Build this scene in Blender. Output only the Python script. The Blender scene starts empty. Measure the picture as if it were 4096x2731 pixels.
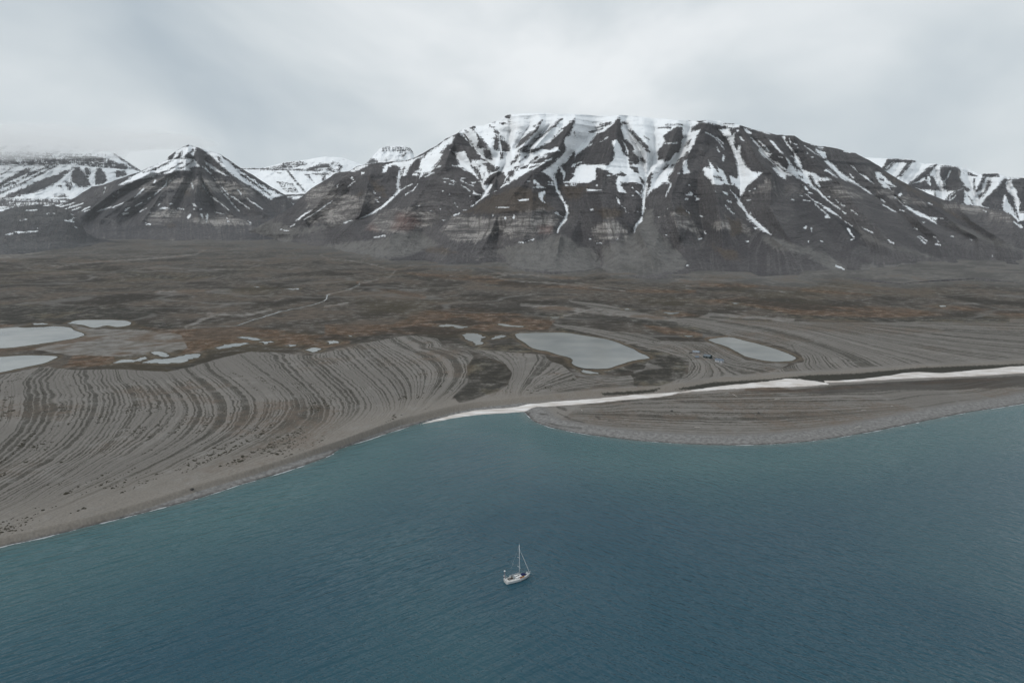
import bpy, bmesh, math, random
import numpy as np

# ------------------------------------------------------------------ camera, sky, sun, exposure
PITCH = math.radians(9.27)
CAM_H = 140.0
scn = bpy.context.scene
cam_d = bpy.data.cameras.new('camera')
cam_d.sensor_width = 36.0
cam_d.lens = 24.0
cam_d.clip_start = 1.0
cam_d.clip_end = 60000.0
cam = bpy.data.objects.new('camera', cam_d)
scn.collection.objects.link(cam)
cam.location = (0, 0, CAM_H)
cam.rotation_euler = (math.radians(90) - PITCH, 0, 0)
scn.camera = cam

SUN_EL, SUN_AZ = math.radians(38), math.radians(-118)   # azimuth from +Y, clockwise: behind the camera, to the left
world = bpy.data.worlds.new('World')
scn.world = world
world.use_nodes = True
SKY_STRENGTH = 1.0
sun_d = bpy.data.lights.new('sun', 'SUN')
sun_d.energy = 1.35
sun_d.angle = math.radians(16)
sun_d.color = (1.0, 0.97, 0.93)
sun = bpy.data.objects.new('sun', sun_d)
scn.collection.objects.link(sun)
sun.rotation_euler = (math.radians(90) - SUN_EL, 0, math.pi - SUN_AZ)
scn.view_settings.view_transform = 'Standard'
scn.view_settings.look = 'None'
scn.view_settings.exposure = 0.0
scn.view_settings.gamma = 1.0
scn.view_settings.use_curve_mapping = False
scn.render.resolution_x = 1024
scn.render.resolution_y = 682

C = scn.collection

def build_world():
    nt = world.node_tree
    nt.nodes.clear()
    N, L = nt.nodes.new, nt.links.new
    out = N('ShaderNodeOutputWorld')
    bg = N('ShaderNodeBackground')
    bg.inputs['Strength'].default_value = SKY_STRENGTH
    sky = N('ShaderNodeTexSky')
    sky.sky_type = 'NISHITA'
    sky.sun_disc = False
    sky.sun_elevation = SUN_EL
    sky.sun_rotation = SUN_AZ
    skm = N('ShaderNodeVectorMath'); skm.operation = 'SCALE'
    skm.inputs['Scale'].default_value = 0.1
    L(sky.outputs['Color'], skm.inputs[0])
    tc = N('ShaderNodeTexCoord')
    mp = N('ShaderNodeMapping'); mp.inputs['Location'].default_value = (122.529, 63.723, 25.641)
    mp.inputs['Scale'].default_value = (1.0, 1.0, 1.6)     # flattened a little: the cloud deck is seen from below
    L(tc.outputs['Generated'], mp.inputs[0])
    n1 = N('ShaderNodeTexNoise'); n1.inputs['Scale'].default_value = 1.7; n1.inputs['Detail'].default_value = 5
    n1.inputs['Roughness'].default_value = 0.48; n1.inputs['Distortion'].default_value = 0.5
    L(mp.outputs[0], n1.inputs['Vector'])
    rp = N('ShaderNodeValToRGB')
    e = rp.color_ramp.elements
    e[0].position = 0.35; e[0].color = (0.470, 0.540, 0.595, 1)
    e[1].position = 0.62; e[1].color = (0.900, 0.930, 0.945, 1)
    m = e.new(0.48); m.color = (0.665, 0.720, 0.750, 1)
    L(n1.outputs['Fac'], rp.inputs[0])
    mix = N('ShaderNodeMix'); mix.data_type = 'RGBA'; mix.inputs['Factor'].default_value = 0.95
    L(skm.outputs[0], mix.inputs['A']); L(rp.outputs[0], mix.inputs['B'])
    L(mix.outputs['Result'], bg.inputs['Color'])
    L(bg.outputs[0], out.inputs[0])
build_world()

# ------------------------------------------------------------------ numeric helpers
FPX = 4096 * 24 / 36.0
CX, CY = 2048.0, 1365.5
SP, CP = math.sin(PITCH), math.cos(PITCH)
TILE = dict(A=(1000, 440, 3), B=(1600, 440, 3), C=(2300, 440, 3), D=(2900, 460, 3), E=(3400, 600, 3.016),
            F=(0, 540, 3), G=(560, 540, 3), H=(1300, 840, 3), I=(2000, 840, 3), J=(2700, 840, 3),
            K=(0, 1200, 1.4936), L=(1300, 1200, 1.68), M=(2600, 1150, 1.5722), N=(0, 950, 1.3835),
            Z=(0, 0, 1))

def pts(t, s):
    ox, oy, k = TILE[t]
    a = np.array([[float(c) for c in p.split(',')[:2]] for p in s.split()])
    return a / k + np.array([ox, oy])

def ray(u, v):
    xc = (np.asarray(u, float) - CX) / FPX
    yc = (CY - np.asarray(v, float)) / FPX
    return xc, CP + SP * yc, -SP + CP * yc

def at_depth(u, v, Y):
    x, y, z = ray(u, v)
    s = Y / y
    return x * s, Y + 0 * s, CAM_H + z * s

def at_z(u, v, z0):
    x, y, z = ray(u, v)
    s = (z0 - CAM_H) / np.minimum(z, -1e-4)
    return x * s, y * s

def smooth(a, b, x):
    t = np.clip((x - a) / (b - a), 0, 1)
    return t * t * (3 - 2 * t)

def terrace_z(Y):
    Y = np.asarray(Y, float)
    z = np.where(Y < 520, 5.12 + (Y - 520) * 0.0108, 5.12 + (Y - 520) * 0.006)
    k = 0.0235
    z = z + np.where(Y > 850, (Y - 850) * (k - 0.006) * smooth(850, 1300, Y), 0)
    z = np.where(Y > 4600, 5.12 + 4080 * 0.006 + 3750 * (k - 0.006) + (Y - 4600) * 0.002, z)
    return np.maximum(z, 2.3)

def at_ground(u, v, lo=150.0, hi=9000.0):
    x, y, z = ray(u, v)
    u = np.asarray(u, float)
    lo = np.full(np.shape(x), lo); hi = np.full(np.shape(x), hi)
    for _ in range(44):
        mid = (lo + hi) / 2
        above = CAM_H + z * mid / y > terrace_z(mid)
        lo = np.where(above, mid, lo); hi = np.where(above, hi, mid)
    Y = (lo + hi) / 2
    return x * Y / y, Y

def _hash(ix, iy, seed):
    h = (ix.astype(np.int64) * 374761393 + iy.astype(np.int64) * 668265263 + seed * 974711) & 0xffffffff
    h = ((h ^ (h >> 13)) * 1274126177) & 0xffffffff
    return ((h ^ (h >> 16)) & 0xffff) / 65535.0

def vnoise(x, y, seed=0):
    x = np.asarray(x, float); y = np.asarray(y, float)
    ix, iy = np.floor(x), np.floor(y)
    fx, fy = x - ix, y - iy
    fx = fx * fx * (3 - 2 * fx); fy = fy * fy * (3 - 2 * fy)
    a = _hash(ix, iy, seed); b = _hash(ix + 1, iy, seed)
    c = _hash(ix, iy + 1, seed); d = _hash(ix + 1, iy + 1, seed)
    return (a * (1 - fx) + b * fx) * (1 - fy) + (c * (1 - fx) + d * fx) * fy * 1.0

def fbm(x, y, oct=4, seed=0, gain=0.5):
    s = 0; a = 1; t = 0
    for o in range(oct):
        s = s + a * (vnoise(x * 2 ** o + 17.3 * o, y * 2 ** o - 9.1 * o, seed + o) - 0.5)
        t += a; a *= gain
    return s / t * 2

def dist_poly(px, py, line, widths=None):
    """distance to a polyline; with widths: max of (half width - distance)"""
    best = None
    for k in range(len(line) - 1):
        ax, ay = line[k]; bx, by = line[k + 1]
        dx, dy = bx - ax, by - ay
        L2 = dx * dx + dy * dy + 1e-9
        t = np.clip(((px - ax) * dx + (py - ay) * dy) / L2, 0, 1)
        d = np.hypot(px - ax - t * dx, py - ay - t * dy)
        if widths is not None:
            d = d - (widths[k] + (widths[k + 1] - widths[k]) * t)
        best = d if best is None else np.minimum(best, d)
    return best

def inside(px, py, poly):
    r = np.zeros(np.shape(px), bool)
    n = len(poly)
    for k in range(n):
        ax, ay = poly[k]; bx, by = poly[(k + 1) % n]
        if ay == by: continue
        c = ((ay > py) != (by > py)) & (px < (bx - ax) * (py - ay) / (by - ay) + ax)
        r ^= c
    return r

def sd_polygon(px, py, poly):
    d = dist_poly(px, py, list(poly) + [poly[0]])
    return np.where(inside(px, py, poly), d, -d)

class Raster:
    """a scalar field on a coarse rectangle, filled from polygons and strokes"""
    def __init__(s, x0, x1, y0, y1, step, init):
        s.x0, s.y0, s.st = x0, y0, step
        s.X, s.Y = np.meshgrid(np.arange(x0, x1 + step, step, dtype=float), np.arange(y0, y1 + step, step, dtype=float))
        s.F = np.full(s.X.shape, float(init)) if np.isscalar(init) else init(s.X, s.Y)
    def _win(s, p, pad):
        a = max(int((p[:, 0].min() - pad - s.x0) / s.st), 0); b = min(int((p[:, 0].max() + pad - s.x0) / s.st) + 2, s.X.shape[1])
        c = max(int((p[:, 1].min() - pad - s.y0) / s.st), 0); d = min(int((p[:, 1].max() + pad - s.y0) / s.st) + 2, s.X.shape[0])
        return slice(c, d), slice(a, b)
    def put(s, kind, sd, w):
        if kind == '+': s.F[w] = np.maximum(s.F[w], np.clip(sd, -8, 8))
        elif kind == '-': s.F[w] = np.minimum(s.F[w], np.clip(-sd, -8, 8))
    def run(s, text):
        for ln in text.strip().splitlines():
            q = ln.split()
            if not q: continue
            op, t = q[0], q[1]
            ox, oy, k = TILE[t]
            if op in 'SRM':
                val = 0
                if op == 'M': val = float(q[2]); q = q[:2] + q[3:]
                p = pts(t, ' '.join(q[2:]))
                w = s._win(p, 10)
                sd = sd_polygon(s.X[w], s.Y[w], p)
                if op == 'M':
                    f = smooth(-3, 3, sd); s.F[w] = s.F[w] * (1 - f) + val * f
                else: s.put('+' if op == 'S' else '-', sd, w)
            elif op in 'sr':
                p, wd = [], []
                last = 8.0
                for c in q[2:]:
                    c = [float(e) for e in c.split(',')]
                    if len(c) > 2: last = c[2]
                    p.append((c[0] / k + ox, c[1] / k + oy)); wd.append(max(last / k / 2, 2.1))
                p = np.array(p)
                w = s._win(p, 14 + max(wd))
                s.put('+' if op == 's' else '-', -dist_poly(s.X[w], s.Y[w], p, wd), w)
            elif op in 'de':
                for c in q[2:]:
                    x, y, rx, ry = [float(e) for e in c.split(',')]
                    x, y, rx, ry = x / k + ox, y / k + oy, rx / k, max(ry / k, 2.1)
                    w = s._win(np.array([[x - rx, y - ry], [x + rx, y + ry]]), 10)
                    r = np.hypot((s.X[w] - x) / rx, (s.Y[w] - y) / ry)
                    s.put('+' if op == 'd' else '-', (1 - r) * min(rx, ry), w)
        return s
    def blur(s, r):
        """share of positive cells in a square window"""
        k = max(1, int(r / s.st))
        f = np.pad((s.F > 0).astype(float), k, mode='edge')
        c = np.cumsum(np.cumsum(np.pad(f, ((1, 0), (1, 0))), 0), 1)
        n = 2 * k + 1
        o = Raster.__new__(Raster); o.x0, o.y0, o.st, o.X = s.x0, s.y0, s.st, s.X
        o.F = (c[n:, n:] - c[:-n, n:] - c[n:, :-n] + c[:-n, :-n]) / n ** 2
        return o
    def __call__(s, x, y):
        fx = np.clip((x - s.x0) / s.st, 0, s.X.shape[1] - 1.001); fy = np.clip((y - s.y0) / s.st, 0, s.X.shape[0] - 1.001)
        i, j = fx.astype(int), fy.astype(int)
        a, b = fx - i, fy - j
        F = s.F
        return (F[j, i] * (1 - a) + F[j, i + 1] * a) * (1 - b) + (F[j + 1, i] * (1 - a) + F[j + 1, i + 1] * a) * b

def grid_mesh(name, X, Y, Z, attrs, mat, keep=None, flip=False):
    nr, nc = X.shape
    me = bpy.data.meshes.new(name)
    idx = np.arange(nr * nc).reshape(nr, nc)
    q = np.stack([idx[:-1, :-1], idx[:-1, 1:], idx[1:, 1:], idx[1:, :-1]], -1).reshape(-1, 4)
    if keep is not None:
        k = keep[:-1, :-1] | keep[1:, :-1] | keep[:-1, 1:] | keep[1:, 1:]
        q = q[k.ravel()]
        used = np.zeros(nr * nc, bool); used[q.ravel()] = True
        remap = np.cumsum(used) - 1
        q = remap[q]
        sel = used
    else:
        sel = np.ones(nr * nc, bool)
    if flip: q = q[:, ::-1]
    co = np.stack([X.ravel()[sel], Y.ravel()[sel], Z.ravel()[sel]], -1).astype(np.float32)
    me.vertices.add(len(co)); me.vertices.foreach_set('co', co.ravel())
    me.loops.add(q.size); me.loops.foreach_set('vertex_index', q.ravel().astype(np.int32))
    me.polygons.add(len(q))
    me.polygons.foreach_set('loop_start', np.arange(0, q.size, 4, dtype=np.int32))
    me.polygons.foreach_set('loop_total', np.full(len(q), 4, dtype=np.int32))
    me.polygons.foreach_set('use_smooth', np.ones(len(q), bool))
    me.update(calc_edges=True)
    for k, v in attrs.items():
        a = me.attributes.new(k, 'FLOAT', 'POINT')
        a.data.foreach_set('value', np.asarray(v, np.float32).ravel()[sel])
    me.materials.append(mat)
    ob = bpy.data.objects.new(name, me)
    C.objects.link(ob)
    return ob

# ------------------------------------------------------------------ node helper
class NT:
    def __init__(s, name):
        s.m = bpy.data.materials.new(name); s.m.use_nodes = True
        s.t = s.m.node_tree; s.t.nodes.clear()
        s.out = s.t.nodes.new('ShaderNodeOutputMaterial')
    def n(s, ty, **kw):
        nd = s.t.nodes.new(ty)
        for k, v in kw.items(): setattr(nd, k, v)
        return nd
    def l(s, a, b): s.t.links.new(a, b)
    def put(s, sock, v):
        if isinstance(v, (int, float)): sock.default_value = v
        elif isinstance(v, tuple): sock.default_value = v if len(v) != 3 or sock.type == 'VECTOR' else v + (1,)
        else: s.l(v, sock)
    def attr(s, nm): return s.n('ShaderNodeAttribute', attribute_name=nm).outputs['Fac']
    def math(s, op, a, b=0.0, c=0.0, clamp=False):
        nd = s.n('ShaderNodeMath', operation=op, use_clamp=clamp)
        s.put(nd.inputs[0], a); s.put(nd.inputs[1], b)
        if op in ('MULTIPLY_ADD',): s.put(nd.inputs[2], c)
        return nd.outputs[0]
    def ss(s, a, b, x):
        nd = s.n('ShaderNodeMapRange', interpolation_type='SMOOTHSTEP')
        s.put(nd.inputs['Value'], x); s.put(nd.inputs['From Min'], a); s.put(nd.inputs['From Max'], b)
        return nd.outputs[0]
    def mix(s, f, a, b):
        nd = s.n('ShaderNodeMix', data_type='RGBA')
        s.put(nd.inputs['Factor'], f); s.put(nd.inputs['A'], a); s.put(nd.inputs['B'], b)
        return nd.outputs['Result']
    def mul(s, a, b):
        nd = s.n('ShaderNodeMix', data_type='RGBA', blend_type='MULTIPLY')
        nd.inputs['Factor'].default_value = 1
        s.put(nd.inputs['A'], a); s.put(nd.inputs['B'], b)
        return nd.outputs['Result']
    def noise(s, vec=None, scale=1.0, detail=3.0, rough=0.5, dim='3D', w=None, dist=0.0):
        nd = s.n('ShaderNodeTexNoise', noise_dimensions=dim)
        if vec is not None: s.l(vec, nd.inputs['Vector'])
        if w is not None: s.l(w, nd.inputs['W'])
        nd.inputs['Scale'].default_value = scale; nd.inputs['Detail'].default_value = detail
        nd.inputs['Roughness'].default_value = rough; nd.inputs['Distortion'].default_value = dist
        return nd.outputs['Fac']
    def pos(s): return s.n('ShaderNodeNewGeometry').outputs['Position']
    def map(s, vec, scale=(1, 1, 1), rot=(0, 0, 0), loc=(0, 0, 0), kind='POINT'):
        nd = s.n('ShaderNodeMapping', vector_type=kind)
        s.l(vec, nd.inputs[0]); nd.inputs['Scale'].default_value = scale
        nd.inputs['Rotation'].default_value = rot; nd.inputs['Location'].default_value = loc
        return nd.outputs[0]
    def xyz(s, a, b, c=0.0):
        nd = s.n('ShaderNodeCombineXYZ')
        s.put(nd.inputs[0], a); s.put(nd.inputs[1], b); s.put(nd.inputs[2], c)
        return nd.outputs[0]
    def bsdf(s, col, rough=0.9, spec=0.2, normal=None, **kw):
        b = s.n('ShaderNodeBsdfPrincipled')
        s.put(b.inputs['Base Color'], col); s.put(b.inputs['Roughness'], rough); s.put(b.inputs['Specular IOR Level'], spec)
        for k, v in kw.items(): s.put(b.inputs[k], v)
        if normal is not None: s.l(normal, b.inputs['Normal'])
        s.l(b.outputs[0], s.out.inputs['Surface'])
        return b
    def bump(s, h, strength=1.0, dist=1.0, normal=None):
        nd = s.n('ShaderNodeBump')
        s.put(nd.inputs['Height'], h); nd.inputs['Strength'].default_value = strength; nd.inputs['Distance'].default_value = dist
        if normal is not None: s.l(normal, nd.inputs['Normal'])
        return nd.outputs[0]

_plain = {}
def plain(name, col, rough=0.6, spec=0.3, var=0.12, scale=3.0, metal=0.0):
    """a plain surface with a little procedural wear"""
    if name in _plain: return _plain[name]
    t = NT(name)
    tc = t.n('ShaderNodeTexCoord').outputs['Object']
    f = t.noise(tc, scale, 4, 0.6)
    c = t.mix(f, tuple(x * (1 - var) for x in col), tuple(min(x * (1 + var), 1) for x in col))
    t.bsdf(c, rough, spec, Metallic=metal)
    _plain[name] = t.m
    return t.m

def tag(o, label=None, cat=None, group=None, kind=None):
    if label: o['label'] = label
    if cat: o['category'] = cat
    if group: o['group'] = group
    if kind: o['kind'] = kind
    return o
cy = scn.cycles
cy.use_denoising = True
cy.max_bounces = 5; cy.diffuse_bounces = 1; cy.glossy_bounces = 1; cy.transmission_bounces = 0; cy.transparent_max_bounces = 6; cy.volume_bounces = 4
cy.caustics_reflective = False; cy.caustics_refractive = False
# ------------------------------------------------------------------ mountains
def mountain_material(name, rock=(0.060, 0.056, 0.059), rock2=(0.100, 0.094, 0.095), strata=1.0, scale=1.0):
    t = NT(name)
    P = t.pos()
    sep = t.n('ShaderNodeSeparateXYZ'); t.l(P, sep.inputs[0])
    x, y, z = sep.outputs
    snow = t.attr('snow'); gx = t.attr('fall'); tt = t.attr('rise')
    k = 1.0 / scale
    n_big = t.attr('blot')
    n_med = t.noise(P, 0.035 * k, 3, 0.6)
    n_fine = t.noise(P, 0.16 * k, 2, 0.65)
    # layered rock: noise squeezed along the height, nearly flat along the face
    str_v = t.map(P, (0.0035 * k, 0.0035 * k, 0.055 * k))
    n_str = t.noise(str_v, 1.0, 3, 0.65)
    str_f = t.map(P, (0.008 * k, 0.008 * k, 0.16 * k))
    n_strf = t.noise(str_f, 1.0, 3, 0.6)
    # streaks of scree that run with the fall line
    fv = t.xyz(gx, tt, 0.0)
    n_fall = t.noise(t.map(fv, (9.0, 4.0, 1)), 1.0, 3, 0.6, '2D')
    n_fallf = t.noise(t.map(fv, (30.0, 10.0, 1)), 1.0, 3, 0.62, '2D')
    def c(n, k): return t.math('MULTIPLY_ADD', n, k, -k / 2)
    # snow cover: traced patches, frayed along the fall line and broken by the rock layers
    j = t.math('ADD', c(n_med, 9.0), c(n_fine, 9.0))
    j = t.math('ADD', j, c(n_strf, 11.0 * strata))
    j = t.math('ADD', j, c(n_fallf, 10.0))
    fray = t.math('MULTIPLY_ADD', t.ss(0.22, 0.5, t.attr('wide')), 0.9, 0.9)
    sj = t.math('ADD', snow, t.math('MULTIPLY', j, fray))
    sm = t.math('ADD', t.math('MULTIPLY', t.ss(-0.6, 0.7, sj), 0.80), t.math('MULTIPLY', t.ss(-2.5, 4.5, sj), 0.20))
    # bare rock
    col = t.mix(t.ss(0.25, 0.75, n_big), rock, rock2)
    col = t.mix(t.math('MULTIPLY', t.ss(0.45, 0.70, n_fall), 0.6), col, (0.108, 0.104, 0.104))
    col = t.mix(t.math('MULTIPLY', t.math('MULTIPLY', t.ss(0.50, 0.68, n_fallf), t.ss(0.08, 0.3, tt)), 0.5), col, (0.036, 0.034, 0.037))
    col = t.mix(t.math('MULTIPLY', t.ss(0.52, 0.64, n_str), 0.35), col, (0.040, 0.039, 0.042))
    fan = t.attr('fan'); pale = t.attr('pale'); brown = t.attr('brown'); red = t.attr('red'); dark = t.attr('dark'); rill = t.attr('rill')
    warp = t.math('ADD', c(n_med, 2.2), t.math('ADD', c(n_fall, 2.2), c(n_big, 0.5)))
    fm = t.ss(0.2, 0.95, t.math('ADD', fan, t.math('MULTIPLY', warp, 0.55)))
    fcol = t.mix(t.ss(0.3, 0.7, n_med), (0.114, 0.110, 0.106), (0.156, 0.152, 0.146))
    fcol = t.mix(t.math('MULTIPLY', t.ss(0.56, 0.78, n_big), 0.6), fcol, (0.060, 0.058, 0.054))
    fcol = t.mix(t.math('MULTIPLY', t.ss(0.52, 0.66, n_fall), 0.3), fcol, (0.158, 0.154, 0.149))
    col = t.mix(t.math('MULTIPLY', fm, 0.95), col, fcol)
    bm_ = t.ss(0.2, 0.9, t.math('ADD', brown, t.math('MULTIPLY', warp, 0.5)))
    col = t.mix(t.math('MULTIPLY', bm_, 0.75), col, t.mix(n_med, (0.058, 0.046, 0.037), (0.108, 0.087, 0.068)))
    pm = t.ss(0.2, 0.85, t.math('ADD', pale, t.math('MULTIPLY', warp, 0.6)))
    pcol = t.mix(t.ss(0.40, 0.58, n_str), (0.130, 0.122, 0.120), (0.335, 0.318, 0.302))
    pcol = t.mix(t.math('MULTIPLY', t.ss(0.53, 0.60, n_strf), 0.75), pcol, (0.052, 0.050, 0.051))
    pcol = t.mix(t.math('MULTIPLY', t.ss(0.52, 0.64, n_fallf), 0.7), pcol, (0.085, 0.078, 0.074))
    pcol = t.mix(t.math('MULTIPLY', red, 0.5), pcol, (0.17, 0.085, 0.07))
    col = t.mix(t.math('MULTIPLY', pm, 0.93), col, pcol)
    dm = t.ss(0.25, 0.75, t.math('ADD', dark, t.math('MULTIPLY', warp, 0.4)))
    col = t.mix(t.math('MULTIPLY', dm, 0.75), col, (0.028, 0.029, 0.033))
    rm = t.ss(-3.0, 1.0, t.math('ADD', rill, t.math('ADD', c(n_fine, 8.0), c(n_med, 6.0))))
    col = t.mix(t.math('MULTIPLY', rm, 0.6), col, (0.050, 0.045, 0.042))
    vary = t.mix(t.ss(0.28, 0.72, n_fine), (0.66, 0.66, 0.66), (1.36, 1.36, 1.36))
    col = t.mul(col, t.mix(t.math('MULTIPLY', fm, 0.65), vary, (1.0, 1.0, 1.0)))
    scol = t.mix(n_med, (0.82, 0.86, 0.90), (0.90, 0.92, 0.94))
    dirty = t.math('MULTIPLY', t.ss(0.56, 0.8, n_big), 0.22)
    scol = t.mix(dirty, scol, (0.55, 0.53, 0.51))
    fin = t.mix(sm, col, scol)
    h = t.math('ADD', t.math('MULTIPLY', n_strf, 0.8), t.math('ADD', t.math('MULTIPLY', n_med, 1.4), t.math('MULTIPLY', t.math('MULTIPLY', n_fallf, t.ss(0.1, 0.35, tt)), 0.6)))
    h = t.math('MULTIPLY', h, t.math('MULTIPLY_ADD', t.ss(-1.0, 1.5, snow), -0.75, 1.0))
    b = t.bump(h, 0.8, 14.0 * scale)
    t.bsdf(fin, 0.92, 0.15, b)
    return t.m

def line_field(lines, X, Y, sy=0.45):
    best = None
    for l in lines:
        q = np.array(l, float).copy(); q[:, 1] *= sy
        d = dist_poly(X, Y * sy, q)
        best = d if best is None else np.minimum(best, d)
    return best

def soft_mask(u, v, polys, soft):
    m = np.zeros_like(u)
    for p in polys:
        x0, x1 = p[:, 0].min() - 2 * soft, p[:, 0].max() + 2 * soft
        y0, y1 = p[:, 1].min() - 2 * soft, p[:, 1].max() + 2 * soft
        s = (u > x0) & (u < x1) & (v > y0) & (v < y1)
        if s.any():
            m[s] = np.maximum(m[s], smooth(-soft, soft, sd_polygon(u[s], v[s], p)))
    return m

def build_mountain(name, label, crest, base, depth_c, depth_b, ops, mat, du, rows, init=-8.0,
                   spurs=(), gullies=(), relief=70.0, rough=7.0, ledge=5.0, prof=0.8, masks=None, u0=None, u1=None, snow_above=None,
                   back=700.0, seed=1, crest_rough=2.0, apron=(60, 25), rills=''):
    crest = np.array(crest, float); base = np.array(base, float)
    u0 = crest[0, 0] if u0 is None else u0; u1 = crest[-1, 0] if u1 is None else u1
    us = np.arange(u0, u1 + du, du)
    vc = np.interp(us, crest[:, 0], crest[:, 1])
    vc = vc + crest_rough * fbm(us / 22.0, us * 0, 4, seed + 70)
    vb = np.maximum(np.interp(us, base[:, 0], base[:, 1]), vc + 1.0)
    ts = np.linspace(0, 1, rows)[:, None]
    U = np.repeat(us[None, :], rows, 0)
    V = vb[None] + (vc - vb)[None] * ts
    T = np.repeat(ts, len(us), 1)
    Yc = np.interp(us, np.array(depth_c)[:, 0], np.array(depth_c)[:, 1])[None]
    Yb = depth_b(us, vb)[None] if callable(depth_b) else np.interp(us, np.array(depth_b)[:, 0], np.array(depth_b)[:, 1])[None]
    Y = Yb + (Yc - Yb) * T ** prof
    rs = 4.0
    r = Raster(u0, u1, vc.min() - 8, vb.max() + 8, rs, 0.0)
    if spurs:
        ds = line_field(spurs, r.X, r.Y); dg = line_field(gullies, r.X, r.Y)
        r.F = (dg - ds) / (dg + ds + 6.0)
        g = r(U, V)
    else:
        g = fbm(U / 60.0, V / 200.0, 3, seed + 5)
    tall = smooth(5.0, 110.0, vb - vc)[None]
    win = tall * smooth(0.0, 0.3, T) * (1 - 0.6 * smooth(0.85, 1.0, T))
    Y = Y - relief * g * win
    sc = Y / 2500.0
    x_, y_, z_ = at_depth(U, V, Y)
    Y = Y + rough * sc * fbm(x_ / 55.0, z_ / 45.0, 5, seed + 11, 0.55) * (0.25 + 0.75 * win) * tall
    Y = Y + ledge * fbm(z_ / 16.0, x_ / 900.0, 3, seed + 23) * smooth(0.12, 0.3, T) * tall
    X3, Y3, Z3 = at_depth(U, V, Y)
    snow = Raster(u0, u1, vc.min() - 8, vb.max() + 8, 2.0, init).run(ops)
    S = snow(U, V)
    attrs = dict(wide=snow.blur(16)(U, V), snow=S, fall=g * 0.5 + U * 0.004, rise=T, blot=0.5 + 0.5 * fbm(X3 / 160.0 / max(1, Y3.mean() / 2600), Z3 / 110.0, 4, seed + 41))
    masks = masks or {}
    for k in ('fan', 'pale', 'brown', 'red', 'dark'):
        attrs[k] = soft_mask(U, V, masks[k], {'dark': 9.0, 'fan': 15.0}.get(k, 22.0)) if k in masks else np.zeros_like(U)
    attrs['rill'] = Raster(u0, u1, vc.min() - 8, vb.max() + 8, 2.0, -8.0).run(rills)(U, V)
    # plateau and far slope behind the crest, apron below the foot
    nb = 5
    bx, by, bz = [], [], []
    for i in range(1, nb + 1):
        f = i / nb
        bx.append(X3[-1] * (1 + f * back / Y3[-1])); by.append(Y3[-1] + back * f)
        bz.append(Z3[-1] - (Z3[-1] - 20) * max(0, f - 0.2) / 0.8 * 0.9 - 4 * f)
    fr = np.linspace(1, 0, 7)[:-1, None]
    ax, ay, az = X3[0:1] * (1 - apron[0] * fr / Y3[0:1]), Y3[0:1] - apron[0] * fr, Z3[0:1] - apron[1] * fr ** 0.8
    X4 = np.vstack([ax, X3] + [b[None] for b in bx]); Y4 = np.vstack([ay, Y3] + [b[None] for b in by]); Z4 = np.vstack([az, Z3] + [b[None] for b in bz])
    attrs['rise'] = attrs['rise'].copy()
    rise_a = np.repeat(-0.35 * fr, len(us), 1)
    attrs = {k: np.vstack([rise_a if k == 'rise' else np.repeat(v[0:1], 6, 0)] + [v] + [v[-1:]] * nb) for k, v in attrs.items()}
    ob = grid_mesh(name, X4, Y4, Z4, attrs, mat)
    tag(ob, label, kind='structure')
    return ob

def G(u, v):           # ground distance where the sight line meets the coastal plain
    return at_ground(u, v)[1]

def crest_depth(line, zc):
    """distance at which the crest line stands at height zc"""
    out = []
    for (u, v), z in zip(line, zc):
        x, y, dz = ray(u, v)
        out.append((u, float((z - CAM_H) / dz * y)))
    return out

# ---- the big flat-topped mountain
MC = [(930, 946), (1000, 926), (1057, 892), (1160, 833), (1213, 783), (1247, 752), (1267, 740), (1293, 725), (1323, 707), (1333, 697), (1360, 688),
      (1393, 686), (1430, 665), (1467, 657), (1547, 649), (1633, 640), (1653, 633), (1700, 608), (1747, 583), (1784, 555),
      (1827, 534), (1835, 530), (1860, 513), (1883, 505), (1933, 502), (1970, 490), (1993, 482), (2017, 467), (2033, 460),
      (2100, 454), (2167, 453), (2300, 457), (2333, 460), (2400, 465), (2487, 460), (2533, 464), (2600, 473), (2767, 483),
      (2793, 485), (2833, 481), (2880, 483), (2897, 493), (2937, 495), (2963, 502), (3033, 523), (3107, 540), (3177, 543),
      (3213, 567), (3263, 583), (3300, 587), (3350, 595), (3400, 612), (3423, 613), (3450, 628), (3480, 643), (3513, 662),
      (3550, 690), (3593, 718), (3633, 740), (3675, 756), (3715, 776), (3791, 806), (3851, 817), (3914, 825), (3954, 835),
      (4013, 845), (4050, 862), (4096, 918), (4160, 950), (4300, 1000), (4600, 1060)]
MB = [(930, 948), (1000, 952), (1100, 960), (1300, 985), (1420, 1012), (1560, 1040), (1700, 1036), (1790, 1062), (1880, 1058), (1990, 1052), (2060, 1082), (2200, 1092), (2340, 1082), (2400, 1070),
      (2480, 1098), (2620, 1112), (2740, 1106), (2840, 1090), (2960, 1100), (3100, 1124), (3240, 1118), (3330, 1100), (3450, 1116), (3600, 1134), (3760, 1120), (3900, 1112), (4096, 1132), (4600, 1130)]
MDC = [(900, 4300), (1000, 4300), (1160, 4150), (1290, 3900), (1400, 3600), (1500, 3500), (1650, 3350), (1830, 3150), (1930, 3050), (2050, 2950), (2200, 2900), (2500, 2900),
       (2800, 2900), (3000, 2950), (3180, 3050), (3350, 3250), (3500, 3450), (3650, 3500), (3800, 3500), (3950, 3450), (4096, 3100), (4300, 2700), (4600, 2400)]
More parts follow.
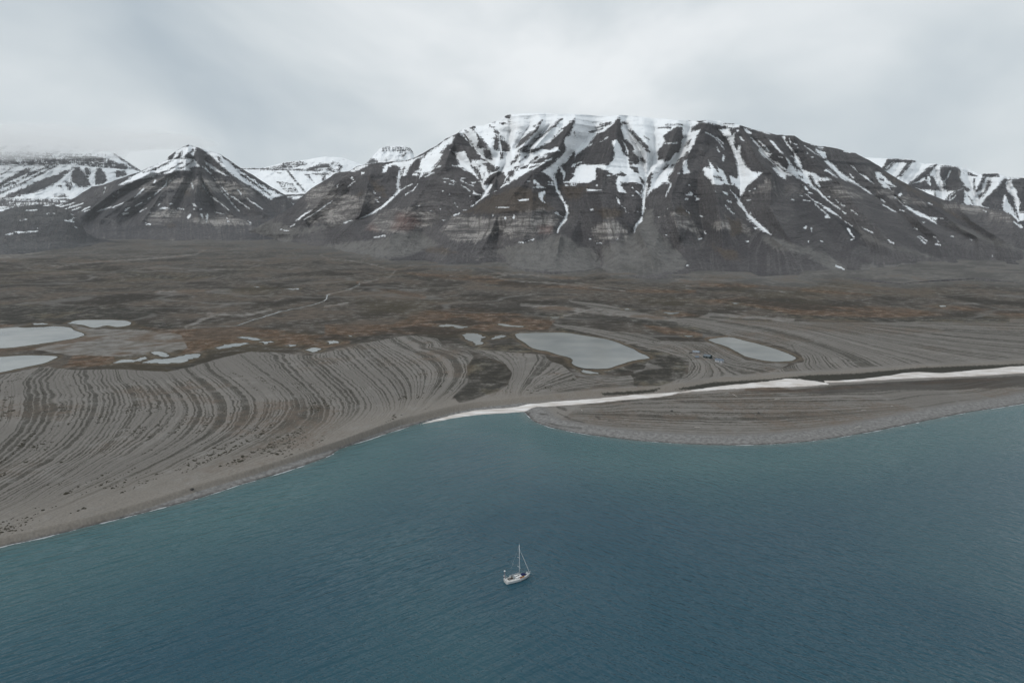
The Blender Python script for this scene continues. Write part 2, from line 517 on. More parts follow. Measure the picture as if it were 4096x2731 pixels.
MSP = [[(1393, 686), (1340, 740), (1250, 840), (1120, 930)], [(1480, 690), (1465, 760), (1440, 860), (1350, 950)],
       [(1827, 534), (1780, 660), (1700, 750), (1640, 825), (1600, 900), (1540, 980)],
       [(1890, 505), (1925, 580), (1960, 600)],
       [(1990, 690), (1975, 740)],
       [(2300, 470), (2230, 600), (2133, 688), (2050, 780), (1990, 860), (1950, 960), (1900, 1030)],
       [(2160, 500), (2080, 600)], [(2230, 490), (2130, 600)],
       [(2133, 688), (2130, 800), (2120, 900), (2090, 960)],
       [(2473, 470), (2460, 573), (2410, 700), (2400, 773), (2417, 873), (2433, 940), (2440, 985)],
       [(2710, 510), (2660, 640)], [(2530, 530), (2590, 610)],
       [(2827, 490), (2767, 590), (2717, 690), (2683, 780), (2700, 873), (2717, 940)], [(2850, 700), (2880, 870), (2890, 960)],
       [(2967, 503), (3033, 643), (3087, 693), (3080, 830), (3140, 930), (3200, 1010)],
       [(3060, 540), (3150, 640)],
       [(3177, 543), (3283, 660), (3367, 740), (3430, 830), (3530, 930), (3640, 1010)],
       [(3433, 613), (3517, 727), (3600, 793), (3684, 893), (3800, 980)],
       [(3650, 760), (3740, 830), (3830, 900), (3960, 980)],
       [(3840, 820), (3880, 880), (3960, 930), (4100, 1010)],
       [(2240, 950), (2230, 1000), (2220, 1060)], [(2560, 930), (2590, 1000), (2620, 1070)], [(3084, 950), (3160, 1000), (3260, 1050)]]
MGU = [[(1603, 673), (1597, 767), (1547, 813), (1480, 857), (1410, 883), (1300, 930)],
       [(1400, 760), (1340, 830), (1240, 900)],
       [(1850, 540), (1900, 600), (1960, 650)], [(2043, 507), (2020, 660), (1950, 750), (1943, 773), (1890, 827), (1807, 867), (1740, 900), (1690, 925)],
       [(1800, 600), (1900, 700), (1933, 760)],
       [(2384, 520), (2267, 640), (2220, 707), (2227, 757), (2263, 823), (2270, 857), (2233, 913)],
       [(2120, 500), (2060, 590)], [(2200, 500), (2100, 600)],
       [(2500, 500), (2560, 600), (2583, 700)],
       [(2617, 507), (2617, 607), (2583, 723), (2573, 790), (2570, 857), (2537, 927)],
       [(2760, 510), (2700, 620), (2620, 720)],
       [(2867, 517), (2950, 640), (2963, 723), (2960, 790), (3000, 867), (3084, 940)], [(2793, 823), (2817, 940)],
       [(2980, 510), (3040, 590), (3120, 680), (3200, 720)],
       [(3127, 547), (3200, 667), (3233, 727), (3300, 793), (3367, 873), (3420, 927), (3480, 1000)],
       [(3283, 593), (3333, 667), (3433, 737), (3493, 780), (3587, 850), (3720, 960)],
       [(3507, 690), (3560, 753), (3600, 810), (3684, 860), (3760, 900), (3900, 960)],
       [(3780, 820), (3850, 900), (3960, 960)], [(2330, 960), (2380, 1040)], [(2000, 1020), (2060, 1060)], [(2700, 1000), (2800, 1080)]]
MAIN_OPS = """
S A 1185,738 1290,675 1370,660 1430,665 1330,710 1240,750
S A 1330,745 1380,745 1370,770 1335,775
S A 1210,800 1230,795 1235,820 1280,825 1240,838 1205,830
s A 1170,925,8 1255,855
S A 1660,640 1740,625 1900,605 2000,570 2095,535 2070,560 1980,600 1940,650 1880,690 1820,700 1760,680 1740,655 1700,670 1660,690 1640,745 1585,750 1600,690 1620,650
s A 1825,690,36 1790,760,32 1780,830 1775,900 1785,970,26
s A 1790,970,30 1690,1070,28 1590,1160,28 1500,1220,26 1440,1255,14 1310,1305,7
s A 1790,970,16 1900,910,14 1945,890,6
S A 1885,660 1940,630 1950,640 1890,720 1870,770 1890,775 1850,800 1830,785 1850,720
S A 2352,350 2352,440 2290,520 2300,570 2250,640 2200,700 2160,750 2090,760 2060,800 2030,820 2050,760 1980,740 2060,720 2030,690 2050,600 2110,540 2200,470 2280,410
R A 2110,660 2140,650 2120,700 2090,715
S A 1940,770 1990,755 2035,770 1990,790 1945,785
s A 2095,805,12 2160,775 2200,750
S A 2240,695 2270,665 2305,665 2270,690
s A 1870,1015,8 1960,960,14 2015,885,8
S A 540,1335 610,1270 720,1205 745,1200 700,1240 620,1290 570,1330
s A 650,1312,9 800,1220 980,1095
s A 490,1395,12 540,1365
d A 385,1430,25,8 430,1440,18,6 1560,1052,8,6 2010,1150,20,6
s A 1130,1355,14 1180,1330 1220,1325,8
s A 1490,1528,6 1620,1510
S A 1040,900 1058,895 1058,935 1045,938 1033,915
S A 1500,1070 1530,1080 1550,1110 1525,1105
s A 1485,980,9 1520,1020
S B 620,310 640,315 630,400 600,400 540,450 500,520 520,530 470,580 495,570 430,650 400,690 350,750 290,745 240,700 250,600 300,560 330,530 420,480 500,410 560,360
s B 630,370,8 660,320
S B 705,270 780,200 850,175 1000,165 1110,130 1250,65 1300,40 1500,22 1700,20 2100,28 2352,55 2352,300 2300,360 2220,410 2110,470 2060,530 2010,600 1930,670 1890,710 1860,780 1850,860 1780,790 1720,745 1690,745 1780,690 1870,620 1850,590 1740,640 1650,690 1560,730 1480,780 1380,840 1310,880 1240,920 1190,950 1130,980 1090,1000 1030,1030 980,1075 920,1120 870,1160 850,1155 910,1110 980,1050 1020,975 970,890 960,850 910,810 860,770 790,720 720,690 620,665 690,660 715,650 690,600 670,560 680,530 640,510 600,480 690,510 770,490 800,540 830,600 850,640 870,600 970,595 990,600 940,530 880,450 800,370 760,330 720,290
R B 760,290 800,310 880,425 840,400 800,340
R B 780,245 815,255 820,275 790,265
R B 835,215 905,200 885,235 940,310 1000,360 1060,440 1090,475 1010,455 960,460 915,450 920,415 940,370 925,300 890,245
R B 1085,200 1150,205 1120,215
R B 1105,143 1145,143 1145,157 1105,155
R B 1205,155 1290,165 1220,172
R B 1250,80 1300,58 1335,65 1310,105 1270,90
R B 1290,120 1330,140 1300,138
R B 1125,230 1160,235 1190,280 1180,300 1140,260
R B 1155,315 1210,310 1250,335 1180,330
R B 1130,340 1180,345 1185,420 1200,490 1150,490 1120,465 1110,435 1135,420
R B 1190,345 1280,385 1310,420 1325,490 1260,505 1215,490 1220,420 1195,380
R B 1215,510 1255,535 1240,590 1200,595 1200,550
R B 995,470 1080,485 1115,600 1050,585 1020,570 1000,510
R B 1385,465 1420,400 1490,320 1520,290 1610,250 1640,220 1600,200 1680,190 1650,165 1700,115 1715,125 1680,175 1650,240 1600,300 1500,390
R B 1560,440 1640,340 1750,260 1830,200 1900,120 1950,105 1880,180 1790,250 1710,320 1620,380 1510,460 1410,500 1420,470 1500,430
R B 2105,85 2120,130 2060,230 2040,300 1990,320 1960,370 1980,420 1985,490 1940,550 1900,590 1820,610 1830,570 1740,600 1690,640 1600,640 1680,580 1750,520 1830,510 1920,490 1890,440 1800,480 1710,470 1620,520 1520,515 1420,505 1470,460 1560,480 1680,440 1800,380 1870,310 1900,260 1980,210 2040,150 2080,110
s B 1570,450,12 1700,390 1860,310 1950,240
s B 1620,580,9 1760,545
R B 2085,270 2150,260 2150,310 2110,320
R B 1370,600 1400,550 1440,525 1420,580 1390,620 1330,655 1330,640
R B 1430,620 1540,535 1500,590
R B 1550,640 1620,560 1680,540 1650,590 1590,640
R B 1430,695 1540,658 1520,690 1460,705
R B 1300,745 1410,705 1420,720 1375,730 1370,780 1330,805 1290,770
r B 1380,690,5 1480,660
r B 1560,700,6 1660,660
r B 1700,700,12 1800,650,20 1860,610,12
R B 1000,880 1060,810 1120,760 1190,735 1240,745 1262,790 1255,860 1220,910 1180,950 1090,1000 1040,1010 1100,930 1120,885 1030,905
S B 1010,905 1080,890 1120,885 1100,920 1040,925
R B 990,640 1060,630 1110,660 1140,700 1190,690 1195,715 1130,740 1090,740 1070,780 1040,720 1040,680 1000,660
R B 845,660 920,690 960,760 985,850 950,820 900,740
R B 990,590 1050,610 1000,610
R B 925,650 960,660 950,690
R B 1270,830 1310,810 1320,850 1300,860
R B 1240,890 1275,850 1280,870
R B 1000,770 1020,740 1015,780
S B 610,1285 660,1245 730,1230 720,1245 650,1270
s B 1860,780,34 1855,830,32 1870,900,30 1890,970,30 1930,1040,36 1970,1110,40 1995,1160,40 2010,1230,36 1990,1290,26
s B 1990,1310,34 1940,1370,30 1900,1430,28 1890,1465,10
s B 1850,870,14 1780,860
s B 1855,900,10 1790,895
R B 1880,720 1910,700 1935,740 1920,790 1960,790 1955,830 1890,840 1870,800
S B 1920,680 1940,690 1990,760 1970,830 1955,835 1960,780 1935,740
S B 1950,870 2030,850 2090,790 2070,760 2190,720 2240,660 2352,690 2352,840 2260,875
s B 1980,905,12 2110,900
S B 2045,680 2110,640 2175,620 2160,650 2060,690
S B 500,815 560,815 600,835 530,830
s B 620,850,10 670,858
s B 590,890,12 650,900
s B 730,840,9 760,860
s B 740,820,9 780,828
s B 780,880,12 880,910
S B 850,865 910,865 920,878 860,885
s B 740,905,14 800,940 840,975
S B 880,965 910,1000 970,1015 965,1025 870,1015
d B 540,866,10,5 925,1043,25,6 838,1103,16,8 520,970,14,8 600,1015,8,6 210,1150,22,6 840,1035,8,6 375,1197,12,8 485,1190,14,10
s B 655,1115,5 690,1165
S B 1590,830 1620,835 1650,870 1690,900 1650,900 1600,885
S B 1590,930 1660,905 1720,920 1745,940 1680,938
S B 1665,1000 1710,965 1745,970 1745,1000 1720,1030 1715,1080 1760,1120 1740,1120 1690,1080 1660,1050
S B 1415,1080 1470,1065 1550,1068 1520,1085 1430,1100
s B 1155,1168,14 1230,1170 1305,1168
d B 1625,1070,9,6 1543,853,12,6 1115,1268,12,10 780,1200,18,4 530,1322,14,5
S B 1245,1270 1280,1275 1265,1325 1250,1310
S B 1350,1295 1365,1260 1380,1275 1365,1310
s B 1865,1230,14 1940,1278
S C 0,30 560,40 900,75 1400,110 1500,150 1420,200 1390,260 1510,235 1470,300 1430,420 1370,520 1350,500 1290,560 1230,620 1190,670 1180,740 1130,790 1120,840 1140,870 1100,880 1060,870 990,930 930,960 880,1020 850,1050 800,1050 820,960 800,900 700,870 620,890 550,870 560,910 620,1000 520,990 490,880 510,800 400,740 300,700 240,690 200,740 110,770 150,820 190,860 170,875 0,880
R C 520,90 545,110 540,150 590,145 640,170 550,170 550,230 580,290 590,350 640,380 690,430 700,500 760,560 770,640 720,650 680,620 690,670 740,700 775,765 720,740 660,690 650,600 640,560 580,530 560,480 520,380 500,350 440,365 480,540 470,580 420,640 380,660 300,650 150,655 60,640 0,700 0,550 60,500 150,440 200,360 260,290 350,260 450,180 480,140
S C 440,365 500,350 560,470 585,550 560,540 500,430
S C 570,375 590,385 640,480 645,550 630,545 600,430
S C 150,430 210,395 200,420 150,450
s C 0,660,14 70,622
s C 310,380,10 390,330
r C 250,215,4 430,165
r C 300,180,4 430,150
r C 180,270,4 330,225
R C 635,245 690,240 750,310 830,390 880,430 880,480 905,515 860,500 790,410 700,310
R C 770,560 820,570 850,620 840,640 800,615
R C 1000,560 990,500 1040,440 1080,370 1060,320 1150,250 1210,205 1285,205 1280,280 1300,310 1280,370 1270,470 1240,500 1200,510 1150,590 1080,625 1060,595 1010,600
s C 1085,398,7 1230,400
R C 1310,440 1360,370 1400,350 1360,430
R C 1065,715 1120,650 1110,690 1080,715
R C 1150,690 1170,655 1185,660 1165,690
R C 860,860 870,810 915,760 925,780 910,850 900,930 850,1030 870,950 880,880
R C 760,790 830,850 840,910 800,870
R C 490,770 560,750 620,780 590,800 530,790
r C 1090,182,4 1280,178
r C 1010,215,3 1150,210
r C 830,320,6 890,355
s C 830,1000,44 825,1100,40 820,1180,36 810,1250,26
s C 800,1290,30 790,1330,36 740,1370,34 720,1420,22 710,1465,14
s C 680,930,22 740,980 795,1028,10
s C 485,1020,10 500,1060
S C 500,1070 525,1075 550,1135 515,1125
s C 560,1155,14 620,1200
S C 600,1215 640,1240 610,1230
S C 140,950 200,950 320,962 200,975 150,972
d C 410,790,14,6 260,905,10,8 255,795,12,7 795,968,9,7 750,1217,12,8 690,1030,12,4 200,1197,12,5
s C 1150,880,10 1150,910,16 1110,980 1100,1000 1090,1040,8
S C 1300,600 1350,590 1350,700 1385,745 1360,760 1300,770 1290,690
S C 1320,1010 1380,1000 1375,975 1410,990 1425,1015 1400,1030 1340,1030
S C 1450,1050 1495,1065 1485,1080 1450,1085
d C 1250,765,14,6 1340,1068,16,12 1375,900,10,6 1445,1035,9,8 1085,1503,16,8 1000,1287,14,4 1105,1186,8,5
s C 1335,1205,12 1370,1240
S C 1490,1270 1520,1262 1550,1285 1520,1290
S C 1535,1455 1560,1450 1580,1490 1615,1500 1570,1500
S C 1465,1545 1530,1525 1540,1540 1490,1560
S C 1500,150 1600,115 1740,110 1800,150 1900,155 1990,175 1960,210 1870,215 1800,200 1700,180 1560,150
r C 1790,165,8 1910,165
S C 1720,235 1860,215 1850,250 1890,300 1920,280 1910,350 1915,430 1945,470 1955,420 1990,430 1985,520 2010,600 2060,680 2120,730 2180,750 2260,740 2200,800 2120,860 2070,910 2030,990 1990,1065 1975,1050 1975,960 1920,900 1880,895 1850,800 1880,790 1940,830 1960,790 1950,700 1920,560 1890,480 1850,390 1820,330
s C 1615,290,10 1680,330 1740,400 1790,470,6
s C 1560,270,6 1640,300
s C 1700,330,8 1780,400
s C 1700,450,9 1730,500
S C 1600,595 1650,660 1720,740 1700,670 1760,720 1810,790 1830,850 1860,900 1800,890 1760,900 1650,890 1620,840 1560,780 1530,700 1560,680 1620,700
R C 1665,785 1740,790 1790,850 1760,850 1690,810
S C 1780,540 1800,580 1780,615 1760,580
S C 1650,945 1690,970 1710,1000 1670,975
S C 1760,965 1820,990 1845,1030 1800,1015 1770,990
s C 1860,960,14 1920,1020,24 1965,1080,34 1975,1130,36
s C 1975,1100,30 2030,1200,34 2100,1290,45 2200,1380,60 2270,1440,50 2352,1495,12
S C 2055,1305 2100,1325 2110,1350
S C 2130,1405 2170,1405 2195,1435 2160,1435
s C 1835,1090,14 1875,1110
s C 1805,1140,8 1850,1195
s C 1860,1215,8 1910,1250
d C 2105,1232,8,9 1950,250,14,14
s C 2065,1088,7 2105,1080
S C 2135,950 2180,915 2165,955
s C 2090,975,9 2110,970
s C 1985,320,16 2000,360 2025,370
s D 220,132,10 340,172,14 540,226,8
S D 215,150 250,170 310,200 320,235 280,220 310,270 360,310 420,370 500,440 560,470 520,480 560,540 640,570 700,620 740,650 760,580 730,510 760,530 800,600 850,650 930,690 900,640 860,600 840,570 830,480 790,420 740,360 700,280 680,260 720,250 725,300 760,350 810,400 850,470 890,540 920,620 940,650 1000,680 1080,700 1130,740 1230,760 1285,775 1200,790 1130,790 1110,800 1150,860 1140,885 1090,830 1040,740 1005,715 1000,740 1030,800 1060,860 1120,910 1060,880 960,820 880,760 830,730 780,720 730,715 720,740 735,780 650,730 610,680 560,630 620,630 560,580 500,520 440,480 400,420 410,390 340,320 290,240 240,190
R D 510,510 560,540 610,580 680,640 640,620 560,560
R D 640,620 700,650 780,700 720,690
R D 870,730 930,740 930,760
S D 405,310 480,360 520,410 560,470 530,450 480,400
S D 510,285 560,300 620,360 660,420 700,470 660,450 600,390
S D 640,500 700,520 690,500
d D 800,495,14,7 1045,508,14,9 985,460,10,7
S D 775,280 795,320 790,345 775,320
S D 860,365 895,390 870,400
s D 815,340,8 860,355
S D 930,350 1000,400 1100,470 1160,510 1100,480 1040,440
S D 1085,400 1150,430 1200,440 1230,520 1180,520 1130,470 1080,430
S D 1100,375 1200,390 1180,410 1110,400
s D 900,300,6 1080,365
s D 1430,435,5 1500,455
S D 1185,550 1230,545 1320,610 1340,640 1400,700 1480,750 1540,780 1620,850 1720,910 1785,960 1740,945 1640,880 1560,830 1480,800 1400,765 1340,700 1260,620
S D 1175,670 1215,645 1280,690 1350,750 1290,730 1240,690
S D 1495,710 1540,740 1580,780 1520,760
S D 1495,595 1550,630 1580,670 1620,700 1700,740 1800,835 1740,800 1640,730 1560,660
S D 1800,680 1850,690 1890,720 1950,780 2010,830 2060,860 2000,865 1960,850 1990,895 1940,870 1910,880 1860,820 1820,760
R D 1850,755 1910,765 1900,790 1860,780
R D 1930,825 2020,850 1950,850
s D 1060,870,28 1130,920,22 1180,980,22 1240,1030,24 1310,1080,16 1380,1130,7
S D 930,840 990,870 1020,920 1070,955 1000,940 960,890
s D 1010,980,12 1080,1040,14 1150,1070,20 1220,1120,30 1300,1170,24 1400,1245,8
s D 940,940,8 1000,970
s D 890,965,9 930,970
s D 800,1015,8 830,1020
s D 940,1022,8 1015,1030
s D 1080,1070,8 1160,1140,10 1230,1200,16 1260,1230
d D 1225,1222,35,16 1253,985,14,10 965,1350,18,16 1517,1497,16,10 2280,1357,20,8
s D 1320,1010,9 1360,1045
s D 1390,1070,12 1430,1090
s D 1405,1155,16 1445,1180
s D 1505,1140,8 1550,1160,16 1585,1195,8
S D 1030,1350 1040,1350 1042,1398 1032,1390
S D 985,1510 1010,1500 1015,1530 990,1530
S D 1145,1505 1185,1530 1160,1525
S D 1450,1355 1480,1355 1515,1385 1510,1410 1555,1465 1550,1480 1500,1430
s D 1640,1345,14 1700,1380 1770,1410,6
s D 1435,1275,7 1530,1335
s D 1870,1005,14 1920,1045
s D 1900,1080,10 1960,1110
s D 1970,1125,10 2060,1170
S D 2085,940 2120,935 2130,955 2100,980 2080,965
s D 2030,980,10 2100,1040,14 2150,1085,14 2220,1120,26 2300,1180,34 2352,1210,34
s D 2095,1135,14 2150,1155
s D 1955,1505,14 2020,1535
s D 275,1025,7 305,1018
s E 690,700,20 780,740,30 880,790,40 960,830,30 1050,895,12
S E 985,820 1010,810 1120,822 1060,830 1030,850 985,835
s E 535,565,14 600,610 655,640
s E 770,935,12 805,950
d E 893,873,12,6 1715,1278,8,5 440,1485,8,5
S E 805,1040 830,1050 870,1080 920,1135 880,1115 840,1080
s E 845,1035,8 925,1100
s E 1005,1045,12 1040,1060 1065,1105
s E 1035,1135,16 1090,1150
s E 1215,1040,10 1245,1050
s E 1445,1075,8 1470,1085
S E 1025,1440 1090,1445 1065,1460 1080,1475 1050,1470
s E 1100,1440,8 1140,1452
S E 2010,1385 2060,1378 2065,1395 2020,1395
s E 940,640,8 990,660
s E 1610,725,8 1640,745
s E 1975,865,16 2020,900,20 2070,930,30
s I 230,392,5 400,355
S I 1145,390 1215,385 1235,402 1160,402
d I 1080,345,9,4 1405,350,11,5
S I 2200,632 2275,665 2210,685 2240,660
d J 870,376,16,5 975,315,8,4
s J 1930,665,9 2030,715
"""
MAIN_MASKS = dict(
    pale=[pts('A', '800,900 1000,880 1060,1000 980,1100 700,1160 640,1040'), pts('A', '1120,1000 1350,1040 1420,950 1540,1060 1420,1150 1250,1260 1000,1240 900,1200'),
          pts('A', '700,1180 950,1160 1300,1270 1100,1340 700,1360'),
          pts('H', '600,80 800,0 1080,0 1300,60 1380,120 1150,210 1000,260 700,270 480,240'), pts('H', '1560,60 1900,90 2352,100 2352,280 2130,250 1950,300 1800,390 1560,370 1400,260'),
          pts('I', '0,60 500,0 720,90 680,240 550,310 250,360 60,320 0,240'), pts('I', '1090,250 1160,160 1300,110 1420,120 1540,280 1400,340 1180,370'),
          pts('C', '1170,1250 1350,1280 1530,1440 1500,1530 1380,1450 1200,1400'), pts('C', '1650,1380 1720,1290 1830,1330 1850,1440 1700,1450'),
          pts('C', '2000,1340 2120,1440 2120,1520 2020,1500'),
          pts('D', '330,900 500,780 610,860 580,930 330,940'), pts('D', '700,820 860,830 950,940 720,930'), pts('D', '1270,880 1400,840 1540,920 1640,1000 1300,980'),
          pts('D', '1850,900 2020,920 2000,1000 1860,960'), pts('E', '350,490 600,560 850,590 990,670 660,660 420,550'),
          pts('E', '1130,650 1290,650 1330,710 1140,695'), pts('E', '1330,670 1660,720 1640,750 1340,730'), pts('E', '1700,760 1980,810 1960,850 1720,830')],
    red=[pts('H', '880,40 1080,50 1150,170 1020,250 800,230'), pts('H', '480,230 560,180 640,260 520,280'), pts('I', '480,200 620,200 620,280 480,280')],
    brown=[pts('B', '760,1230 1000,1080 1400,900 1700,1000 1850,1200 1500,1240 1100,1260'), pts('C', '220,1170 600,1180 560,1300 380,1320 260,1260'),
           pts('C', '1830,1290 2000,1330 2060,1480 1880,1520'), pts('C', '1230,1150 1400,1240 1350,1290 1200,1240'),
           pts('B', '1870,880 2100,900 2300,900 2100,1100 1980,1050'), pts('J', '420,420 760,480 780,600 600,600'), pts('H', '1180,460 1400,440 1600,520 1240,510'),
           pts('A', '1180,1080 1350,960 1400,960 1330,1060 1240,1130'), pts('A', '1420,800 1600,900 1640,1060 1500,980'), pts('Z', '3520,690 3560,700 3720,790 3900,900 3800,860 3600,740')],
    fan=[pts('Z', '900,970 950,915 1060,880 1130,890 1200,930 1150,980'), pts('H', '1120,220 1240,320 1380,420 1200,480 1000,560 500,600 0,600 0,420 600,350'), pts('I', '660,290 780,280 900,380 1150,500 1220,640 1100,740 700,740 300,720 100,660 60,560 -100,500 150,430 500,340'),
         pts('I', '1740,0 1830,0 1880,240 2050,400 2250,600 2200,720 1700,790 1200,750 1240,640 1200,450 1560,300 1700,120'),
         pts('J', '1000,270 1220,330 1500,420 1800,500 2100,740 1900,720 1600,560 1400,500 1200,480 1060,380'),
         pts('E', '140,1360 260,1360 430,1480 100,1480'), pts('E', '400,1390 700,1370 1000,1440 700,1490 450,1460'),
         pts('A', '0,1480 400,1440 900,1380 1350,1300 900,1420 500,1540 0,1560'), pts('E', '1180,860 1700,1060 2099,1200 2099,1240 1600,1100 1200,900'),
         pts('E', '100,950 450,1130 900,1240 1300,1400 900,1280 450,1180 100,1050')],
    dark=[pts('D', '1060,510 1250,540 1500,570 1800,580 1840,605 1700,605 1400,585 1200,560'), pts('B', '620,380 860,410 860,440 640,405'),
          pts('B', '1420,480 1600,480 1900,470 1900,500 1600,520 1420,505'), pts('B', '915,420 1090,465 1090,478 915,450'), pts('B', '1110,450 1320,480 1320,500 1110,485'),
          pts('J', '1900,80 2100,180 2250,300 2150,400 2050,250'), pts('I', '640,200 700,210 690,290 640,270'), pts('C', '600,1320 720,1380 700,1470 640,1480')])
RILLS = """
s B 830,1250,22 815,1300,10 820,1400,6
s B 950,1260,26 952,1330,12 955,1430,8 940,1490,8
s B 1075,1260,34 1075,1330,18 1070,1420,12 1000,1520,8
s B 1215,1270,24 1215,1340,12 1225,1420,8
s B 1260,1330,20 1270,1400,14 1200,1480,8
s B 1350,1310,12 1320,1380,8
s B 1480,1300,10 1465,1380,7
s B 1555,1290,10 1550,1400,7
s B 1700,1240,14 1720,1320,12 1740,1410,7
s B 180,1200,16 230,1260,8
s B 240,1200,10 330,1250,6
s B 400,1190,14 460,1240,6
s B 560,1180,16 620,1250,8
s C 420,1330,20 450,1430,14 470,1530,8
s C 560,1330,20 680,1460,14
s C 480,1380,8 490,1440,6
s C 1280,1290,12 1290,1380,8
s A 1060,900,16 1040,1000,18 1000,1070,14
s A 1150,870,12 1100,1000,10
s A 1330,1180,10 1170,1300,8
s A 1250,1120,10 1120,1230,8
s D 560,790,8 570,860,6
s I 1170,500,10 1200,560,14 1150,620,8
"""
mat_main = mountain_material('mountain_rock_and_snow')
build_mountain('mountain', 'broad flat-topped dark mountain with snow gullies filling the centre', MC, MB, MDC, lambda u, v: G(u, v), MAIN_OPS, mat_main,
               3.0, 250, spurs=MSP, gullies=MGU, masks=MAIN_MASKS, relief=105, rough=15, ledge=10, prof=0.72,
               rills=RILLS)

# ---- pointed mountain on the left
PC = [(120, 880), (227, 830), (300, 790), (347, 760), (367, 747), (410, 740), (483, 713), (567, 685), (655, 645), (668, 640), (673, 627), (700, 607), (743, 582), (753, 578), (784, 588), (823, 600),
      (880, 617), (960, 670), (1027, 710), (1093, 753), (1140, 778), (1180, 830), (1260, 900)]
PB = [(120, 930), (300, 932), (500, 928), (700, 922), (900, 912), (1010, 905), (1260, 903)]
PEAK_OPS = """
S G 360,270 400,210 470,170 550,130 600,115 670,150 660,200 640,280 500,285 400,288 330,292
R G 330,290 360,240 400,205 430,215 400,280
R G 430,280 460,210 510,190 510,230 490,280
R G 510,280 560,230 620,190 640,170 650,190 600,230 660,270 640,285
R G 540,150 560,110 600,120 575,140
S G 330,292 640,280 680,320 720,380 630,380 600,430 520,420 420,440 330,465 240,470 120,510 0,530 -200,600 -260,600 -100,500 0,445 100,395 220,335
r G 380,310,8 200,400 40,450
r G 500,330,7 330,430 200,470
r G 640,310,6 500,400
S G 720,160 830,185 960,228 1100,330 1200,420 1330,500 1500,610 1740,715 1640,745 1580,775 1540,765 1450,700 1380,650 1280,600 1200,540 1120,490 1040,420 940,340 880,280 800,220
R G 925,255 960,270 990,330 950,315
r G 1000,260,22 1200,415,26 1400,545,24 1560,645,18 1720,715,12
r G 1210,470,12 1400,600,18 1560,720,16
S G 770,310 830,340 900,390 960,430 1080,490 1100,500 1020,495 940,450 860,410 840,395 800,360
S G 750,380 800,400 860,460 850,470 780,420
s G 865,500,8 900,535
s G 330,520,10 310,600,16 220,680,14 170,720,8
s G 390,520,8 365,560
S G 155,575 180,530 200,545 170,585
s G 45,640,18 0,700
s G 130,745,10 95,770
s G 620,580,8 640,650
s G 750,600,12 790,670,16 815,700,8
s G 770,570,8 768,610
s G 850,730,8 930,790,12 1060,895,7
s G 965,610,8 1040,690,18 1060,720,8
s G 970,660,8 1050,750,12 1110,830,14 1190,915,8
s G 1095,735,10 1180,790,14 1310,880,8
s G 1275,750,10 1330,800,14 1400,840,20 1470,890,8
s G 1170,650,8 1215,715
d G 290,878,40,12 370,822,14,6 100,1065,26,8 125,935,12,6 730,890,10,5 645,890,10,8
s G 220,835,12 255,815
S G 620,815 650,825 680,860 650,850
s G 460,880,12 520,890
S G 560,985 610,940 615,960 590,1000 570,1005
s G 735,955,10 755,1000
s G 808,950,16 800,1040
s G 915,930,14 1020,950
S G 1035,980 1050,1020 1075,1045 1045,1045
S G 1290,1035 1330,1050 1360,1073 1320,1075
s G 0,920,12 40,895
s F 1265,630,10 1245,690
s F 1420,660,8 1415,690
s F 1720,640,10 1670,700,16 1620,745,10
s F 1350,730,8 1385,740
s F 690,875,10 900,810
s F 780,890,14 1000,820
s F 860,905,8 970,865
s F 940,925,8 1080,860
s F 1010,920,8 1080,900
s F 1160,920,8 1250,890,18 1330,865,14
s F 1350,870,14 1480,815
s F 1620,855,14 1700,810
s F 1500,905,8 1560,870
s F 1680,915,8 1760,880
s F 1470,950,8 1530,940
"""
mat_far = mountain_material('far_mountain_rock_and_snow', rock=(0.050, 0.049, 0.054), rock2=(0.075, 0.071, 0.074), scale=1.9)
build_mountain('mountain', 'pointed dark pyramid mountain with a snow cap on the left', PC, PB, [(120, 5200), (750, 5300), (1260, 5500)], [(120, 4500), (700, 4350), (1260, 4600)],
               PEAK_OPS, mat_far, 3.0, 170, relief=150, rough=18, ledge=13, apron=(650, 96), prof=0.85, seed=31,
               spurs=[[(750, 580), (740, 680), (640, 780), (560, 900)], [(790, 600), (800, 690), (780, 780), (800, 915)], [(880, 640), (960, 740), (1040, 840), (1100, 890)],
                      [(700, 680), (540, 780), (400, 880)], [(600, 690), (450, 770), (320, 870)], [(790, 690), (880, 800), (960, 890)]],
               gullies=[[(720, 700), (620, 790), (500, 890)], [(765, 700), (720, 800), (690, 915)], [(820, 640), (860, 740), (940, 830), (1020, 900)], [(640, 700), (480, 780), (360, 880)],
                        [(800, 700), (840, 790), (880, 900)], [(930, 660), (1010, 760), (1100, 850)]],
               masks=dict(pale=[pts('G', '0,560 400,500 1100,560 1400,680 1300,760 900,680 500,640 0,680'), pts('G', '30,1000 140,930 400,870 500,930 480,1000 250,1060'),
                                pts('G', '620,960 800,950 1200,1000 1330,1060 1000,1070 640,1050')],
                          brown=[pts('G', '470,600 560,600 600,720 520,720'), pts('G', '300,1060 420,1060 420,1110 320,1100')],
                          dark=[pts('G', '330,250 660,250 680,285 330,292')]))

